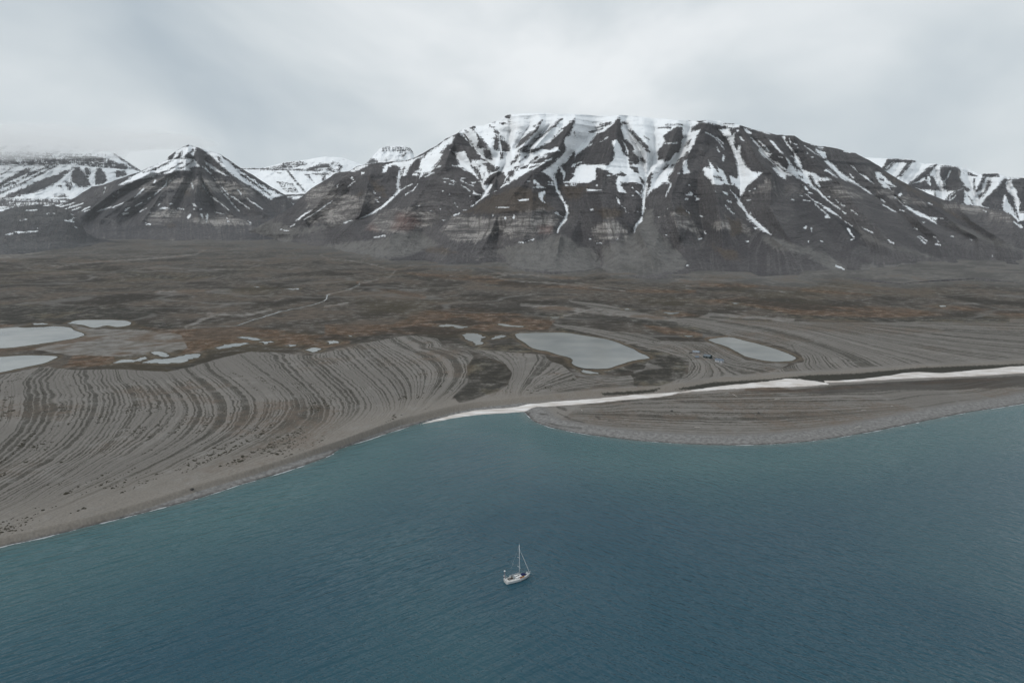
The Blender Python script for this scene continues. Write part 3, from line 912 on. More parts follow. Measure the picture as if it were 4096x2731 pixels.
# ---- long mountain far left, its top in the cloud
LC = [(-500, 560), (-200, 575), (0, 575), (200, 572), (300, 588), (400, 600), (455, 613), (500, 640), (560, 680), (600, 720), (650, 800)]
LEFT_OPS = """
M F -1.2 -900,260 0,262 60,250 250,215 330,262 420,240 500,272 560,255 640,282 700,290 850,250 950,262 1040,245 1150,255 1250,270 1320,290 1400,320 1500,350 1600,410 1500,412 1300,402 1100,382 950,372 800,362 600,372 300,377 150,372 0,372 -900,372
M F 1.0 -900,200 0,190 300,195 600,215 1000,220 1300,230 1300,255 1000,240 700,280 500,262 300,250 0,255 -900,255
R F 1020,250 1080,260 1100,300 1060,330 1000,320
R F 1130,260 1220,275 1240,330 1150,320
R F 1290,290 1330,300 1350,390 1290,380
R F 1380,330 1480,350 1580,410 1390,405
R F 0,480 150,390 60,460 -200,560 -200,540
R F -300,690 0,570 200,460 320,400 410,390 330,460 150,540 0,620 -300,740
r F -300,760,20 0,640,20 200,560 400,450 570,385,8
r F -300,800,18 0,700,18 250,590 500,460 660,380,10
R F 820,420 900,390 780,480 720,540 640,590 560,640 470,680 300,710 150,750 0,760 250,650 450,560 650,480
R F 940,380 1000,440 1060,530 1090,610 1010,630 930,620 870,560 850,500 870,430
R F 1020,390 1090,410 1080,470 1060,510 1020,440
R F 1150,410 1200,395 1260,460 1280,540 1230,590 1150,595 1140,500
R F 1390,430 1500,430 1520,480 1400,510
R F 1370,225 1450,275 1560,345 1700,430 1640,430 1500,330
R F 785,560 840,570 870,620 830,660 800,620
S F 800,580 850,590 850,605 810,600
R F 700,610 740,600 745,640
R F 640,730 780,720 800,745 700,750
M F -1.0 -900,765 900,762 800,840 0,890 -900,890
"""
build_mountain('mountain', 'long snow-streaked mountain with a cliff band, top hidden in cloud', LC, [(-500, 850), (700, 850)], [(-500, 7600), (650, 7600)], [(-500, 6400), (650, 6500)],
               LEFT_OPS, mat_far, 4.0, 110, init=8.0, relief=60, rough=16, ledge=16, seed=57, back=1500)

# ---- snowy mountain between the two
SNOW_OPS = """
r A -100,706,7 130,708 400,716 650,718,5
M A -0.6 230,690 480,620 640,612 700,650 560,690 400,705
R A 660,710 850,650 950,640 1060,630 1105,680 1080,740 1000,745 900,720 800,740 680,725
S A 780,715 900,690 960,700 880,712
S A 960,660 1040,660 1080,700 1000,720
R A 740,760 950,770 880,782
R A 265,725 380,770 330,755
r A 450,730,8 560,870,14 660,985,16
M A -0.4 380,850 560,960 560,1010 400,960
M A 0.3 300,850 520,880 600,1000 420,980
R A 650,770 700,770 760,860 700,810
R A 870,800 900,800 900,860 870,850
M A -0.5 200,1040 640,1030 640,1200 100,1260
"""
build_mountain('mountain', 'pale snow-covered mountain seen through the gap beside the pyramid', [(900, 668), (950, 670), (1040, 674), (1100, 660), (1150, 648), (1210, 642), (1300, 626), (1370, 630), (1400, 640), (1500, 680), (1560, 720)],
               [(900, 810), (1560, 810)], [(900, 7000), (1560, 7000)], [(900, 6000), (1560, 6000)], SNOW_OPS, mat_far, 3.5, 70, init=8.0, relief=40, rough=14, ledge=10, seed=77, back=1500)
# ---- stony valley floor below it, patched with snow
VAL_OPS = """
s A -100,1320,14 80,1260 160,1215 280,1165
S A 230,1225 270,1210 300,1225 270,1260
s A 270,1290,12 325,1270
s A 50,1305,10 140,1335
s A 260,1100,10 380,1150 480,1195
s A 330,1060,22 400,1080
s A 340,1130,8 440,1170
s A 420,1100,20 520,1140
s A 520,1060,30 590,1050
s A 380,1050,8 640,1035
s A 200,1050,20 300,1040
s A 440,1145,10 510,1160
s A 300,1245,8 350,1215
"""
build_mountain('mountain_valley_floor', 'stony valley floor streaked with snow below the pale mountain', [(900, 800), (1100, 782), (1160, 778), (1250, 775), (1400, 775)], [(900, 905), (1400, 905)],
               [(900, 5900), (1400, 5900)], [(900, 4700), (1400, 4700)], VAL_OPS, mat_far, 4.0, 60, apron=(700, 120), relief=30, rough=10, ledge=3, seed=93, prof=0.9, back=300)

# ---- faint mountain far behind
FAINT_OPS = """
S A 1380,640 1560,440 1950,440 1960,660
r A 1600,452,14 1602,490
r A 1630,452,16 1634,488
r A 1668,450,14 1668,486
r A 1715,456,14 1718,490
r A 1745,458,10 1745,492
r A 1778,458,14 1775,495
r A 1810,460,14 1800,498
r A 1840,460,14 1830,496
r A 1870,462,14 1858,496
R A 1380,645 1460,575 1545,625 1480,640
R A 1820,560 1880,500 1870,530 1835,570
R A 1890,455 1950,480 1962,525 1905,490
R A 1625,610 1635,585 1650,615
"""
build_mountain('mountain', 'faint white mountain top far away, half lost in cloud', [(1420, 700), (1463, 653), (1483, 633), (1520, 593), (1547, 585), (1613, 583), (1640, 592), (1653, 610), (1660, 640), (1700, 690)],
               [(1400, 740), (1720, 740)], [(1400, 9000), (1720, 9000)], [(1400, 8400), (1720, 8400)], FAINT_OPS, mat_far, 3.0, 60, init=8.0, relief=30, rough=12, ledge=8, seed=101, back=1500)

# ---- mountain behind on the right
RIGHT_OPS = """
R E 460,105 560,105 620,115 800,130 790,145 700,150 560,150 500,200 440,260 380,240 420,170
s E 440,220,6 520,140
R E 690,150 750,150 700,220 640,300 550,340 600,280 650,220
R E 1050,175 1000,230 960,290 830,370 700,425 740,380 850,300 950,210
R E 930,300 1000,330 1080,450 1090,490 1000,490 880,480 780,450 700,420 900,380 920,320
S E 930,310 970,320 980,420 970,440 920,370
S E 985,300 1060,290 1100,450 1060,440
R E 1030,320 1060,330 1050,345
R E 1100,200 1300,205 1335,250 1330,330 1370,420 1350,470 1280,490 1180,490 1120,460 1130,400 1100,350 1085,290
S E 1200,240 1220,250 1190,330 1160,340
s E 1150,420,12 1130,380 1160,350
R E 1140,610 1200,540 1260,500 1370,470 1380,530 1370,650 1200,640
s E 1170,600,8 1260,510
s E 1200,610,6 1280,550
R E 1010,505 1035,510 1035,560 1015,545
R E 1360,420 1440,480 1420,495 1370,480
R E 1410,540 1470,600 1510,670 1480,640
R E 1420,270 1480,295 1540,320 1500,320 1430,300
R E 1590,290 1780,285 1800,320 1700,325 1600,320
R E 1600,330 1640,330 1600,430 1590,480 1510,510 1560,420
R E 1660,350 1700,350 1690,440 1640,520 1560,590 1540,540 1620,510
R E 1860,340 1800,430 1720,500 1650,570 1590,650 1620,690 1840,730 1850,550 1880,545 1920,640 1960,720 2040,850 2010,720 1970,560 1880,460 1870,380 1920,370
S E 1860,550 1890,560 1920,640 1900,700 1840,690
R E 1930,345 2099,335 2500,345 2500,760 2040,760 2050,640 2010,500 1960,420
s E 2140,420,40 2160,600 2130,760
s E 2300,450,50 2260,700
r E 1500,350,14 1500,470
R E 1560,690 1840,720 2040,860 2500,800 2500,1300 1200,1300 1140,640 1380,660
s E 1930,720,22 2000,790,20 2030,880,22 2070,930,24
"""
build_mountain('mountain', 'snow-gullied table mountain behind the right-hand slope', [(3400, 640), (3466, 631), (3552, 635), (3632, 636), (3665, 645), (3698, 656), (3741, 656), (3798, 660), (3831, 668), (3871, 676), (3917, 696), (3990, 694),
                (4020, 706), (4096, 714), (4250, 735), (4500, 790), (4700, 860)], [(3400, 960), (4700, 1000)], [(3400, 5200), (4700, 5000)], [(3400, 4200), (4700, 4100)],
               RIGHT_OPS, mat_far, 3.5, 130, init=8.0, relief=90, rough=14, ledge=12, seed=131,
               spurs=[[(3552, 635), (3500, 720)], [(3650, 640), (3590, 720)], [(3745, 656), (3640, 740)], [(3780, 670), (3740, 760)], [(3835, 668), (3850, 820)], [(3935, 696), (3900, 770)],
                      [(4015, 706), (3930, 820)], [(4050, 730), (4000, 850)], [(4200, 740), (4150, 900)]],
               gullies=[[(3600, 650), (3560, 730)], [(3690, 660), (3640, 730)], [(3740, 670), (3770, 780)], [(3800, 680), (3780, 770)], [(3870, 690), (3910, 820)], [(3960, 700), (3900, 800)],
                        [(4030, 740), (4080, 860)], [(4120, 740), (4100, 880)]], back=1200)

# ---- low rounded hill on the left
HILL_OPS = """
S F 160,1155 300,1160 460,1150 450,1162 320,1168 220,1180
S F 60,1195 150,1178 160,1188 120,1200
S F 0,905 60,890 65,905 30,920 0,920
s F 310,905,10 440,900
s F 100,865,8 250,850
s F 510,850,10 610,840
d F 305,1013,22,6 860,1018,20,12 240,1028,14,3 455,1115,12,4 565,945,16,3 650,943,10,3
s F 785,1025,14 885,1045
s F 870,990,12 975,995
s F 860,955,8 920,965
s F 985,1075,10 1065,1068
s F 895,1103,10 925,1112
"""
mat_hill = mountain_material('hill_gravel', rock=(0.072, 0.072, 0.076), rock2=(0.095, 0.095, 0.096), strata=0.4, scale=1.2)
build_mountain('hill', 'low rounded grey gravel hill with a few snow patches at the left edge', [(-700, 850), (-300, 860), (0, 845), (60, 828), (150, 818), (220, 822), (270, 840), (300, 865), (330, 905), (345, 930), (380, 950), (430, 960), (470, 966)],
               [(-700, 1040), (-300, 1035), (0, 1020), (100, 1010), (200, 1005), (300, 990), (400, 975), (470, 968)],
               [(-700, 3400), (150, 3700), (330, 3800), (470, 3750)], lambda u, v: G(u, v), HILL_OPS, mat_hill, 5.0, 90, relief=40, rough=14, ledge=1, seed=151, prof=0.9, back=500, crest_rough=1.5)
# ------------------------------------------------------------------ ground
def proj(x, y, z):
    zr = z - CAM_H
    d = y * CP - zr * SP
    return CX + FPX * x / d, CY - FPX * (y * SP + zr * CP) / d

SHORE_PX = np.vstack([[(-2600, 3000), (-1400, 2640), (-700, 2400), (-300, 2278)],
    pts('K', '0,1480 320,1405 560,1345 840,1275 1150,1195 1450,1100 1750,1010 1960,935'),
    pts('L', '100,1003 330,925 500,870 650,825 800,790 1000,760 1200,748 1290,741 1335,752 1370,790 1400,815 1500,850 1650,885 1850,915 2100,945'),
    pts('M', '0,968 250,985 550,992 850,980 1100,955 1400,905 1750,835 2000,785 2352,730'), [(4400, 1552), (4900, 1470), (5600, 1400), (7000, 1330)]])
def subdiv(p, n=3):
    """smooth (Catmull-Rom) refinement"""
    p = np.asarray(p, float)
    q = np.vstack([2 * p[0] - p[1], p, 2 * p[-1] - p[-2]])
    out = []
    for i in range(1, len(q) - 2):
        for k in range(n):
            t = k / n
            a, b, c, d = q[i - 1], q[i], q[i + 1], q[i + 2]
            out.append(0.5 * (2 * b + (c - a) * t + (2 * a - 5 * b + 4 * c - d) * t * t + (3 * b - a - 3 * c + d) * t ** 3))
    out.append(p[-1])
    return np.array(out)
SHORE_PX = subdiv(SHORE_PX, 4)
SHORE = np.stack(at_z(SHORE_PX[:, 0], SHORE_PX[:, 1], 0.0), -1)
CREST_PX = np.vstack([[(-2600, 2940), (-1400, 2590), (-700, 2350), (-300, 2232)],
    pts('K', '0,1415 300,1345 600,1275 900,1190 1200,1095 1500,1010 1800,915'),
    pts('L', '110,940 250,890 500,800 700,745 900,700 1100,675 1340,650 1600,625 1850,598 2200,578'),
    pts('M', '180,600 400,570 750,545 1200,520 1700,490 2352,455'), [(4500, 1415), (5000, 1385), (5600, 1350), (7000, 1290)]])
FOOT_PX = np.vstack([[(-2600, 2975), (-1400, 2618), (-700, 2377), (-300, 2256)],
    pts('K', '0,1446 300,1377 600,1306 900,1221 1200,1125 1500,1037 1800,941'),
    pts('L', '110,966 250,915 500,830 680,792 850,748 1000,720 1200,703 1400,683 1600,666 1850,652 2100,628'),
    pts('M', '0,662 200,655 460,622 700,600 1000,590 1340,575 1700,545 2100,520 2352,502'), [(4500, 1446), (5000, 1412), (5600, 1375), (7000, 1310)]])
CREST = np.stack(at_ground(CREST_PX[:, 0], CREST_PX[:, 1]), -1)
FOOT = np.stack(at_z(FOOT_PX[:, 0], FOOT_PX[:, 1], 2.0), -1)
def close_far(l):
    return np.vstack([l, [(l[-1][0] + 30000, l[-1][1] + 3000), (40000, 60000), (-60000, 60000), (-60000, l[0][1] - 100)]])

POND_DATA = [
    ('K', '-500,205 -150,185 0,170 200,155 400,160 440,180 505,205 460,225 380,240 250,260 100,280 0,288 -300,300 -500,300', 'large pale pond cut by the left edge, the farther one'),
    ('K', '400,140 480,120 700,120 775,130 770,150 700,160 640,152 560,165 500,150', 'pond with a bare pale spit in front, behind the left pond'),
    ('K', '-500,370 -200,350 0,340 150,330 330,335 325,350 250,380 100,410 0,432 -300,470 -500,480', 'pale pond at the left edge nearest the striped beach'),
    ('K', '680,375 720,358 760,356 800,360 850,340 885,338 870,352 840,358 820,366 760,372', 'ragged marsh pool behind the striped beach, left of the larger one'),
    ('K', '850,372 900,358 930,350 975,352 1000,335 1050,340 1100,330 1150,322 1190,325 1175,342 1130,352 1100,370 1000,380 930,377', 'larger ragged marsh pool behind the striped beach'),
    ('K', '905,310 960,308 1010,328 980,340 920,325', None), ('K', '1290,285 1360,265 1470,255 1450,270 1330,290', None), ('K', '1410,220 1480,220 1570,238 1500,238', None),
    ('K', '1540,250 1625,248 1600,258', None), ('K', '1690,270 1765,268 1740,277', None), ('K', '1820,300 1870,285 1910,290 1880,308', None), ('K', '1940,247 2030,250 1970,255', None),
    ('L', '920,230 960,222 1030,230 1080,250 1050,268 1060,290 1020,303 1000,280 960,270', 'small marsh pool left of the big central pond'), ('L', '800,160 960,180 900,188 860,178 770,178', None),
    ('L', '1155,158 1340,178 1280,182 1180,170', None), ('L', '1100,262 1160,238 1200,236 1215,246 1150,262', None),
    ('L', '1280,230 1330,222 1600,220 1750,240 1900,265 2050,320 2110,350 2180,385 2150,395 2080,405 1990,430 1920,455 1850,462 1740,458 1680,440 1660,420 1665,405 1640,385 1560,365 1500,345 1440,335 1390,320 1340,285 1290,255', 'big pale pond in the centre of the raised beach'),
    ('L', '1730,468 1790,478 1850,490 1800,495 1740,485', None),
    ('M', '365,330 400,320 500,312 600,335 700,360 800,390 880,420 915,440 905,455 860,463 780,465 700,455 610,435 540,400 480,370 400,345', 'long oval pond beside the four huts'),
    ('M', '210,300 270,303 240,310', None), ('M', '60,155 120,156 200,160 120,168', None), ('M', '500,92 570,100 520,101', None), ('L', '1995,55 2070,60 2020,64', None), ('L', '1520,112 1585,115 1540,119', None),
    ('K', '190,140 280,138 270,146 200,147', None), ('L', '10,278 60,274 100,284 30,292', None), ('L', '155,240 180,238 178,248', None), ('M', '1820,115 1870,116 1840,123', None),
    ('N', '1565,285 1655,284 1640,290', None), ('N', '1395,270 1435,271 1420,275', None)]
POND_CLEAR = {0: 1, 2: 1}
PONDS = []
rng = np.random.default_rng(7)
for t, s, lab in POND_DATA:
    p = pts(t, s)
    x, y = at_ground(p[:, 0], p[:, 1])
    z0 = float(terrace_z(np.median(y))) - 0.25
    q = subdiv(np.vstack([p, p[:1]]), 6)[:-1]
    amp = 3.0 if lab is None or 'marsh' in lab else 0.8
    q = q + np.stack([fbm(q[:, 0] / 9, q[:, 1] / 4, 3, 5) * amp * 5, fbm(q[:, 0] / 9, q[:, 1] / 4, 3, 9) * amp * 1.3], -1)
    x, y = at_z(q[:, 0], q[:, 1], z0)
    PONDS.append((np.stack([x, y], -1), z0, lab))

def height_raw(x, y):
    """terrain without the pond hollows; also the fields the material needs"""
    sd = dist_poly(x, y, SHORE); sd = np.where(inside(x, y, close_far(SHORE)), sd, -sd)
    near = (y < 1500)
    w = np.ones_like(x)
    inC = inside(x, y, close_far(CREST)); inF = inside(x, y, close_far(FOOT))
    dc = dist_poly(x, y, CREST); df = dist_poly(x, y, FOOT)
    w = np.where(inC, 1.0, np.where(inF, df / (df + dc + 1e-3), 0.0))
    w = w * w * (3 - 2 * w)
    zl = np.where(sd < 0, sd * 0.09, 1.7 * smooth(0, 16, sd) + 0.9 * smooth(20, 90, sd))
    zl = zl + 0.12 * np.sin(sd * 0.55) * smooth(2, 8, sd) * (1 - smooth(20, 40, sd))
    zt = terrace_z(y)
    zt = zt + fbm(x / 160, y / 160, 4, 3) * 9.0 * smooth(900, 2000, y) + fbm(x / 60, y / 60, 3, 8) * 0.8 * smooth(700, 1100, y)
    z = zl * (1 - w) + zt * w
    return z, sd, w, dc, df

def pond_dist(x, y):
    d = np.full_like(x, 20.0)
    for p, z0, lab in PONDS:
        c0, c1 = p.min(0) - 20, p.max(0) + 20
        s = (x > c0[0]) & (x < c1[0]) & (y > c0[1]) & (y < c1[1])
        if s.any(): d[s] = np.minimum(d[s], np.abs(np.minimum(sd_polygon(x[s], y[s], p), 0)))
    return d
def height(x, y, parts=False):
    z, sd, w, dc, df = height_raw(x, y)
    for p, z0, lab in PONDS:
        c0, c1 = p.min(0) - 30, p.max(0) + 30
        s = (x > c0[0]) & (x < c1[0]) & (y > c0[1]) & (y < c1[1])
        if not s.any(): continue
        d = sd_polygon(x[s], y[s], p)
        k = smooth(-24, -2, d)
        z[s] = z[s] * (1 - k) + (z0 - 0.10) * k
    return (z, sd, w, dc, df) if parts else z

# --- beach ridges: families of old shorelines, each a smooth scalar field whose level lines are the ridges
def fam(lines, world=True):
    W = []
    for l in lines:
        p = subdiv(l, 3)
        W.append(np.stack(at_ground(p[:, 0], p[:, 1]), -1))
    ph = [0.0]
    for a, b in zip(W[:-1], W[1:]):
        ph.append(ph[-1] + float(np.median(dist_poly(b[:, 0], b[:, 1], a))))
    P = np.vstack([w[::2] for w in W]); V = np.concatenate([np.full(len(w[::2]), p) for w, p in zip(W, ph)])
    return P, V

def tps(P, V, lam=1e-3):
    c = P.mean(0); s = P.std()
    Q = (P - c) / s
    def ker(r2): return r2 * np.log(r2 + 1e-12)
    n = len(Q)
    K = ker(((Q[:, None] - Q[None]) ** 2).sum(-1)) + lam * np.eye(n)
    A = np.zeros((n + 3, n + 3)); A[:n, :n] = K
    A[:n, n] = 1; A[:n, n + 1:] = Q; A[n:, :n] = A[:n, n:].T
    b = np.concatenate([V, np.zeros(3)])
    w = np.linalg.solve(A, b)
    def f(x, y):
        out = np.empty_like(x)
        for i in range(0, len(x), 20000):
            X = (np.stack([x[i:i + 20000], y[i:i + 20000]], -1) - c) / s
            r2 = (X ** 2).sum(-1)[:, None] + (Q ** 2).sum(-1)[None] - 2 * X @ Q.T
            out[i:i + 20000] = ker(np.maximum(r2, 0)) @ w[:n] + w[n] + X @ w[n + 1:]
        return out
    return f

FAM = []
FAM.append(([pts('K', s) for s in (
    '-300,1080 -100,960 0,860 100,760 140,650 145,550 140,480', '-300,1170 0,1000 150,900 260,780 310,680 300,560 280,480 330,430', '-300,1240 0,1090 150,1000 340,875 460,760 520,650 530,560 490,490 460,450',
    '-300,1320 0,1180 250,1040 450,920 570,800 630,680 640,590 600,520 570,480 600,430', '-300,1380 0,1250 300,1080 560,900 680,780 740,680 760,590 720,520 680,460',
    '-300,1420 0,1310 350,1120 700,930 900,800 1000,700 1020,640 990,580 930,510 880,470 830,440', '-300,1450 0,1350 400,1170 800,980 1030,850 1120,760 1165,690 1160,620 1110,550 1040,490 1000,440',
    '-300,1475 0,1380 500,1190 900,1010 1180,870 1330,770 1380,700 1375,600 1330,540 1260,480 1200,440 1150,400', '100,1385 600,1200 1000,1030 1350,850 1470,760 1525,670 1520,590 1460,530 1400,480 1310,420 1280,370',
    '300,1330 800,1130 1200,970 1500,830 1640,730 1690,660 1700,610 1650,540 1550,460 1450,390 1380,345', '700,1200 1100,1070 1500,905 1750,770 1830,690 1830,610 1780,540 1700,480 1600,410 1530,350 1500,310',
    '1200,1075 1550,945 1850,800 1950,700 1930,610 1880,550 1800,470 1740,400 1690,330')] +
    [pts('L', s) for s in ('100,890 250,800 320,730 310,660 250,580 150,500 60,430 -60,360', '250,860 390,790 420,720 400,650 330,570 240,490 170,420 110,360', '390,825 480,760 490,690 470,620 400,530 310,450 230,380 180,320',
                           '500,790 590,700 605,620 590,540 530,460 440,390 350,320 290,280', '560,770 680,640 740,550 750,480 700,420 600,360 480,310 420,270', '640,740 780,620 850,540 860,470 820,400 740,350 640,300 540,260',
                           '700,735 850,640 930,540 960,450 920,380 820,350 700,330')],
    np.vstack([[(-900, 2500), (-600, 1600)], pts('K', '-200,440 0,440 250,390 450,410 700,405 1000,420 1180,380 1350,330 1500,300 1650,305 1850,325 2050,280'), pts('L', '180,300 360,262 560,226 760,250 800,300 960,330 1010,380 960,450 980,540 880,640 840,690 700,745 500,802 250,892 0,978'),
               pts('K', '1800,918 1500,1012 1200,1098 900,1192 600,1278 300,1348 0,1418')])))
FAM.append(([pts('L', s) for s in ('1060,665 1180,570 1245,480 1200,400 1080,350 900,300', '1180,660 1260,560 1270,480 1220,400 1160,360 1100,330', '1230,660 1290,560 1310,480 1300,400 1270,350 1280,330', '1290,650 1320,560 1370,460 1400,400 1370,350',
                                   '1320,640 1350,560 1430,480 1500,400 1490,360', '1340,630 1400,560 1520,490 1600,440', '1360,625 1450,575 1560,535 1660,490', '1380,632 1500,592 1650,548 1800,524 2040,500', '1400,640 1600,596 1800,564 2080,540', '1500,640 1700,608 1900,585 2140,570')],
    pts('L', '1000,672 1150,615 1225,560 1250,490 1200,430 1090,390 960,340 820,310 960,296 1130,330 1250,345 1380,350 1480,360 1510,400 1600,430 1660,480 1700,520 2060,495 2090,540 2150,578 1850,600 1600,628 1340,650 1100,676')))
FAM.append(([pts('M', s) for s in ('60,215 400,295 640,345 850,388 940,440 900,500', '100,200 450,270 800,340 1000,420 1050,490', '300,200 700,270 1000,350 1200,430 1300,500', '500,200 900,260 1250,360 1500,430 1650,480', '700,205 1100,255 1500,330 1900,400 2200,440',
                                   '900,210 1300,245 1700,300 2100,345 2352,365', '1100,212 1500,225 1900,235 2352,245', '1300,210 1700,200 2100,190 2352,186')],
    pts('M', '-560,70 -300,95 0,160 100,190 300,180 360,160 600,180 900,205 1300,215 1800,205 2352,190 2900,180 3600,170 3600,380 2900,440 2352,452 1700,486 1200,516 750,541 860,490 960,460 940,420 800,370 640,330 480,305 330,290 100,235 -150,190 -500,100')))
FAM.append(([pts('M', s) for s in ('-60,330 150,400 225,450 240,520 120,610', '60,330 200,390 300,460 310,530 230,590', '130,340 260,370 370,440 480,510 560,550', '200,335 330,370 450,450 600,485 800,520', '330,330 450,390 560,440 700,475 900,495')],
    pts('M', '-120,300 50,325 200,330 360,335 480,380 600,445 720,468 900,470 860,500 750,540 400,568 180,598 60,620 160,590 230,540 240,470 180,420 60,380 -100,340')))
FAM.append(([pts('L', s) for s in ('1480,150 1700,180 2000,240 2352,320', '1520,165 1700,205 2000,275 2352,350', '1560,178 1750,230 2050,310 2352,385')],
    pts('L', '1500,150 1700,165 1900,200 2100,215 2352,290 2450,330 2450,420 2352,395 2200,340 2000,285 1850,250 1700,215 1560,190')))
FAM.append(([pts('M', s) for s in ('-700,965 -300,960 0,940 500,965 1000,935 1400,880 1800,795 2352,700', '-550,860 -300,890 0,895 500,915 1000,890 1500,820 2000,735 2352,675', '-500,800 -200,830 200,850 700,860 1200,815 1800,735 2352,655',
                                   '-450,760 -100,770 400,785 900,780 1500,735 2352,630', '-380,735 0,715 500,715 1000,710 1600,690 2352,605', '-300,715 100,680 500,668 1000,655 1600,625 2352,572')],
    pts('M', '-830,1000 -850,985 -700,930 -420,722 -150,690 60,670 300,665 560,645 900,635 1200,605 1700,580 2352,545 3000,520 4000,480 4000,560 3200,600 2352,690 1900,760 1400,870 1000,925 500,960 0,935 -400,930')))

# ground sheet: rows by distance, columns by bearing
rows_v = np.concatenate([np.linspace(2700, 2230, 14)[:-1], np.linspace(2230, 1100, 400)[:-1], np.linspace(1100, 905, 60)])
Yr = at_ground(np.full(len(rows_v), 2048.0), rows_v)[1]
Yr = np.concatenate([Yr[Yr < 8000], [8200, 9400]])
cu = np.concatenate([np.linspace(-2600, -160, 50)[:-1], np.arange(-160, 4260, 5.0), np.linspace(4260, 6700, 50)])
ax = (cu - CX) / FPX
GX = ax[None, :] * Yr[:, None] * 1.0; GY = np.repeat(Yr[:, None], len(ax), 1)
shp = GX.shape
fx, fy = GX.ravel(), GY.ravel()
gz, sd, bw, dc, df = height(fx, fy, True)
pu, pv = proj(fx, fy, gz)

amp = np.zeros_like(fx); phi = np.zeros_like(fx)
for k, (lines, region) in enumerate(FAM):
    x0, x1, y0, y1 = region[:, 0].min(), region[:, 0].max(), region[:, 1].min(), region[:, 1].max()
    s = np.where((pu > x0) & (pu < x1) & (pv > y0) & (pv < y1))[0]
    d = sd_polygon(pu[s], pv[s], region)
    a = smooth(0, 10 if k != 5 else 6, d)
    s = s[a > 0]; a = a[a > 0]
    f = tps(*fam(lines))
    ph = f(fx[s], fy[s]) + 1000.0 * k
    up = a > amp[s]
    amp[s[up]] = a[up]; phi[s[up]] = ph[up]

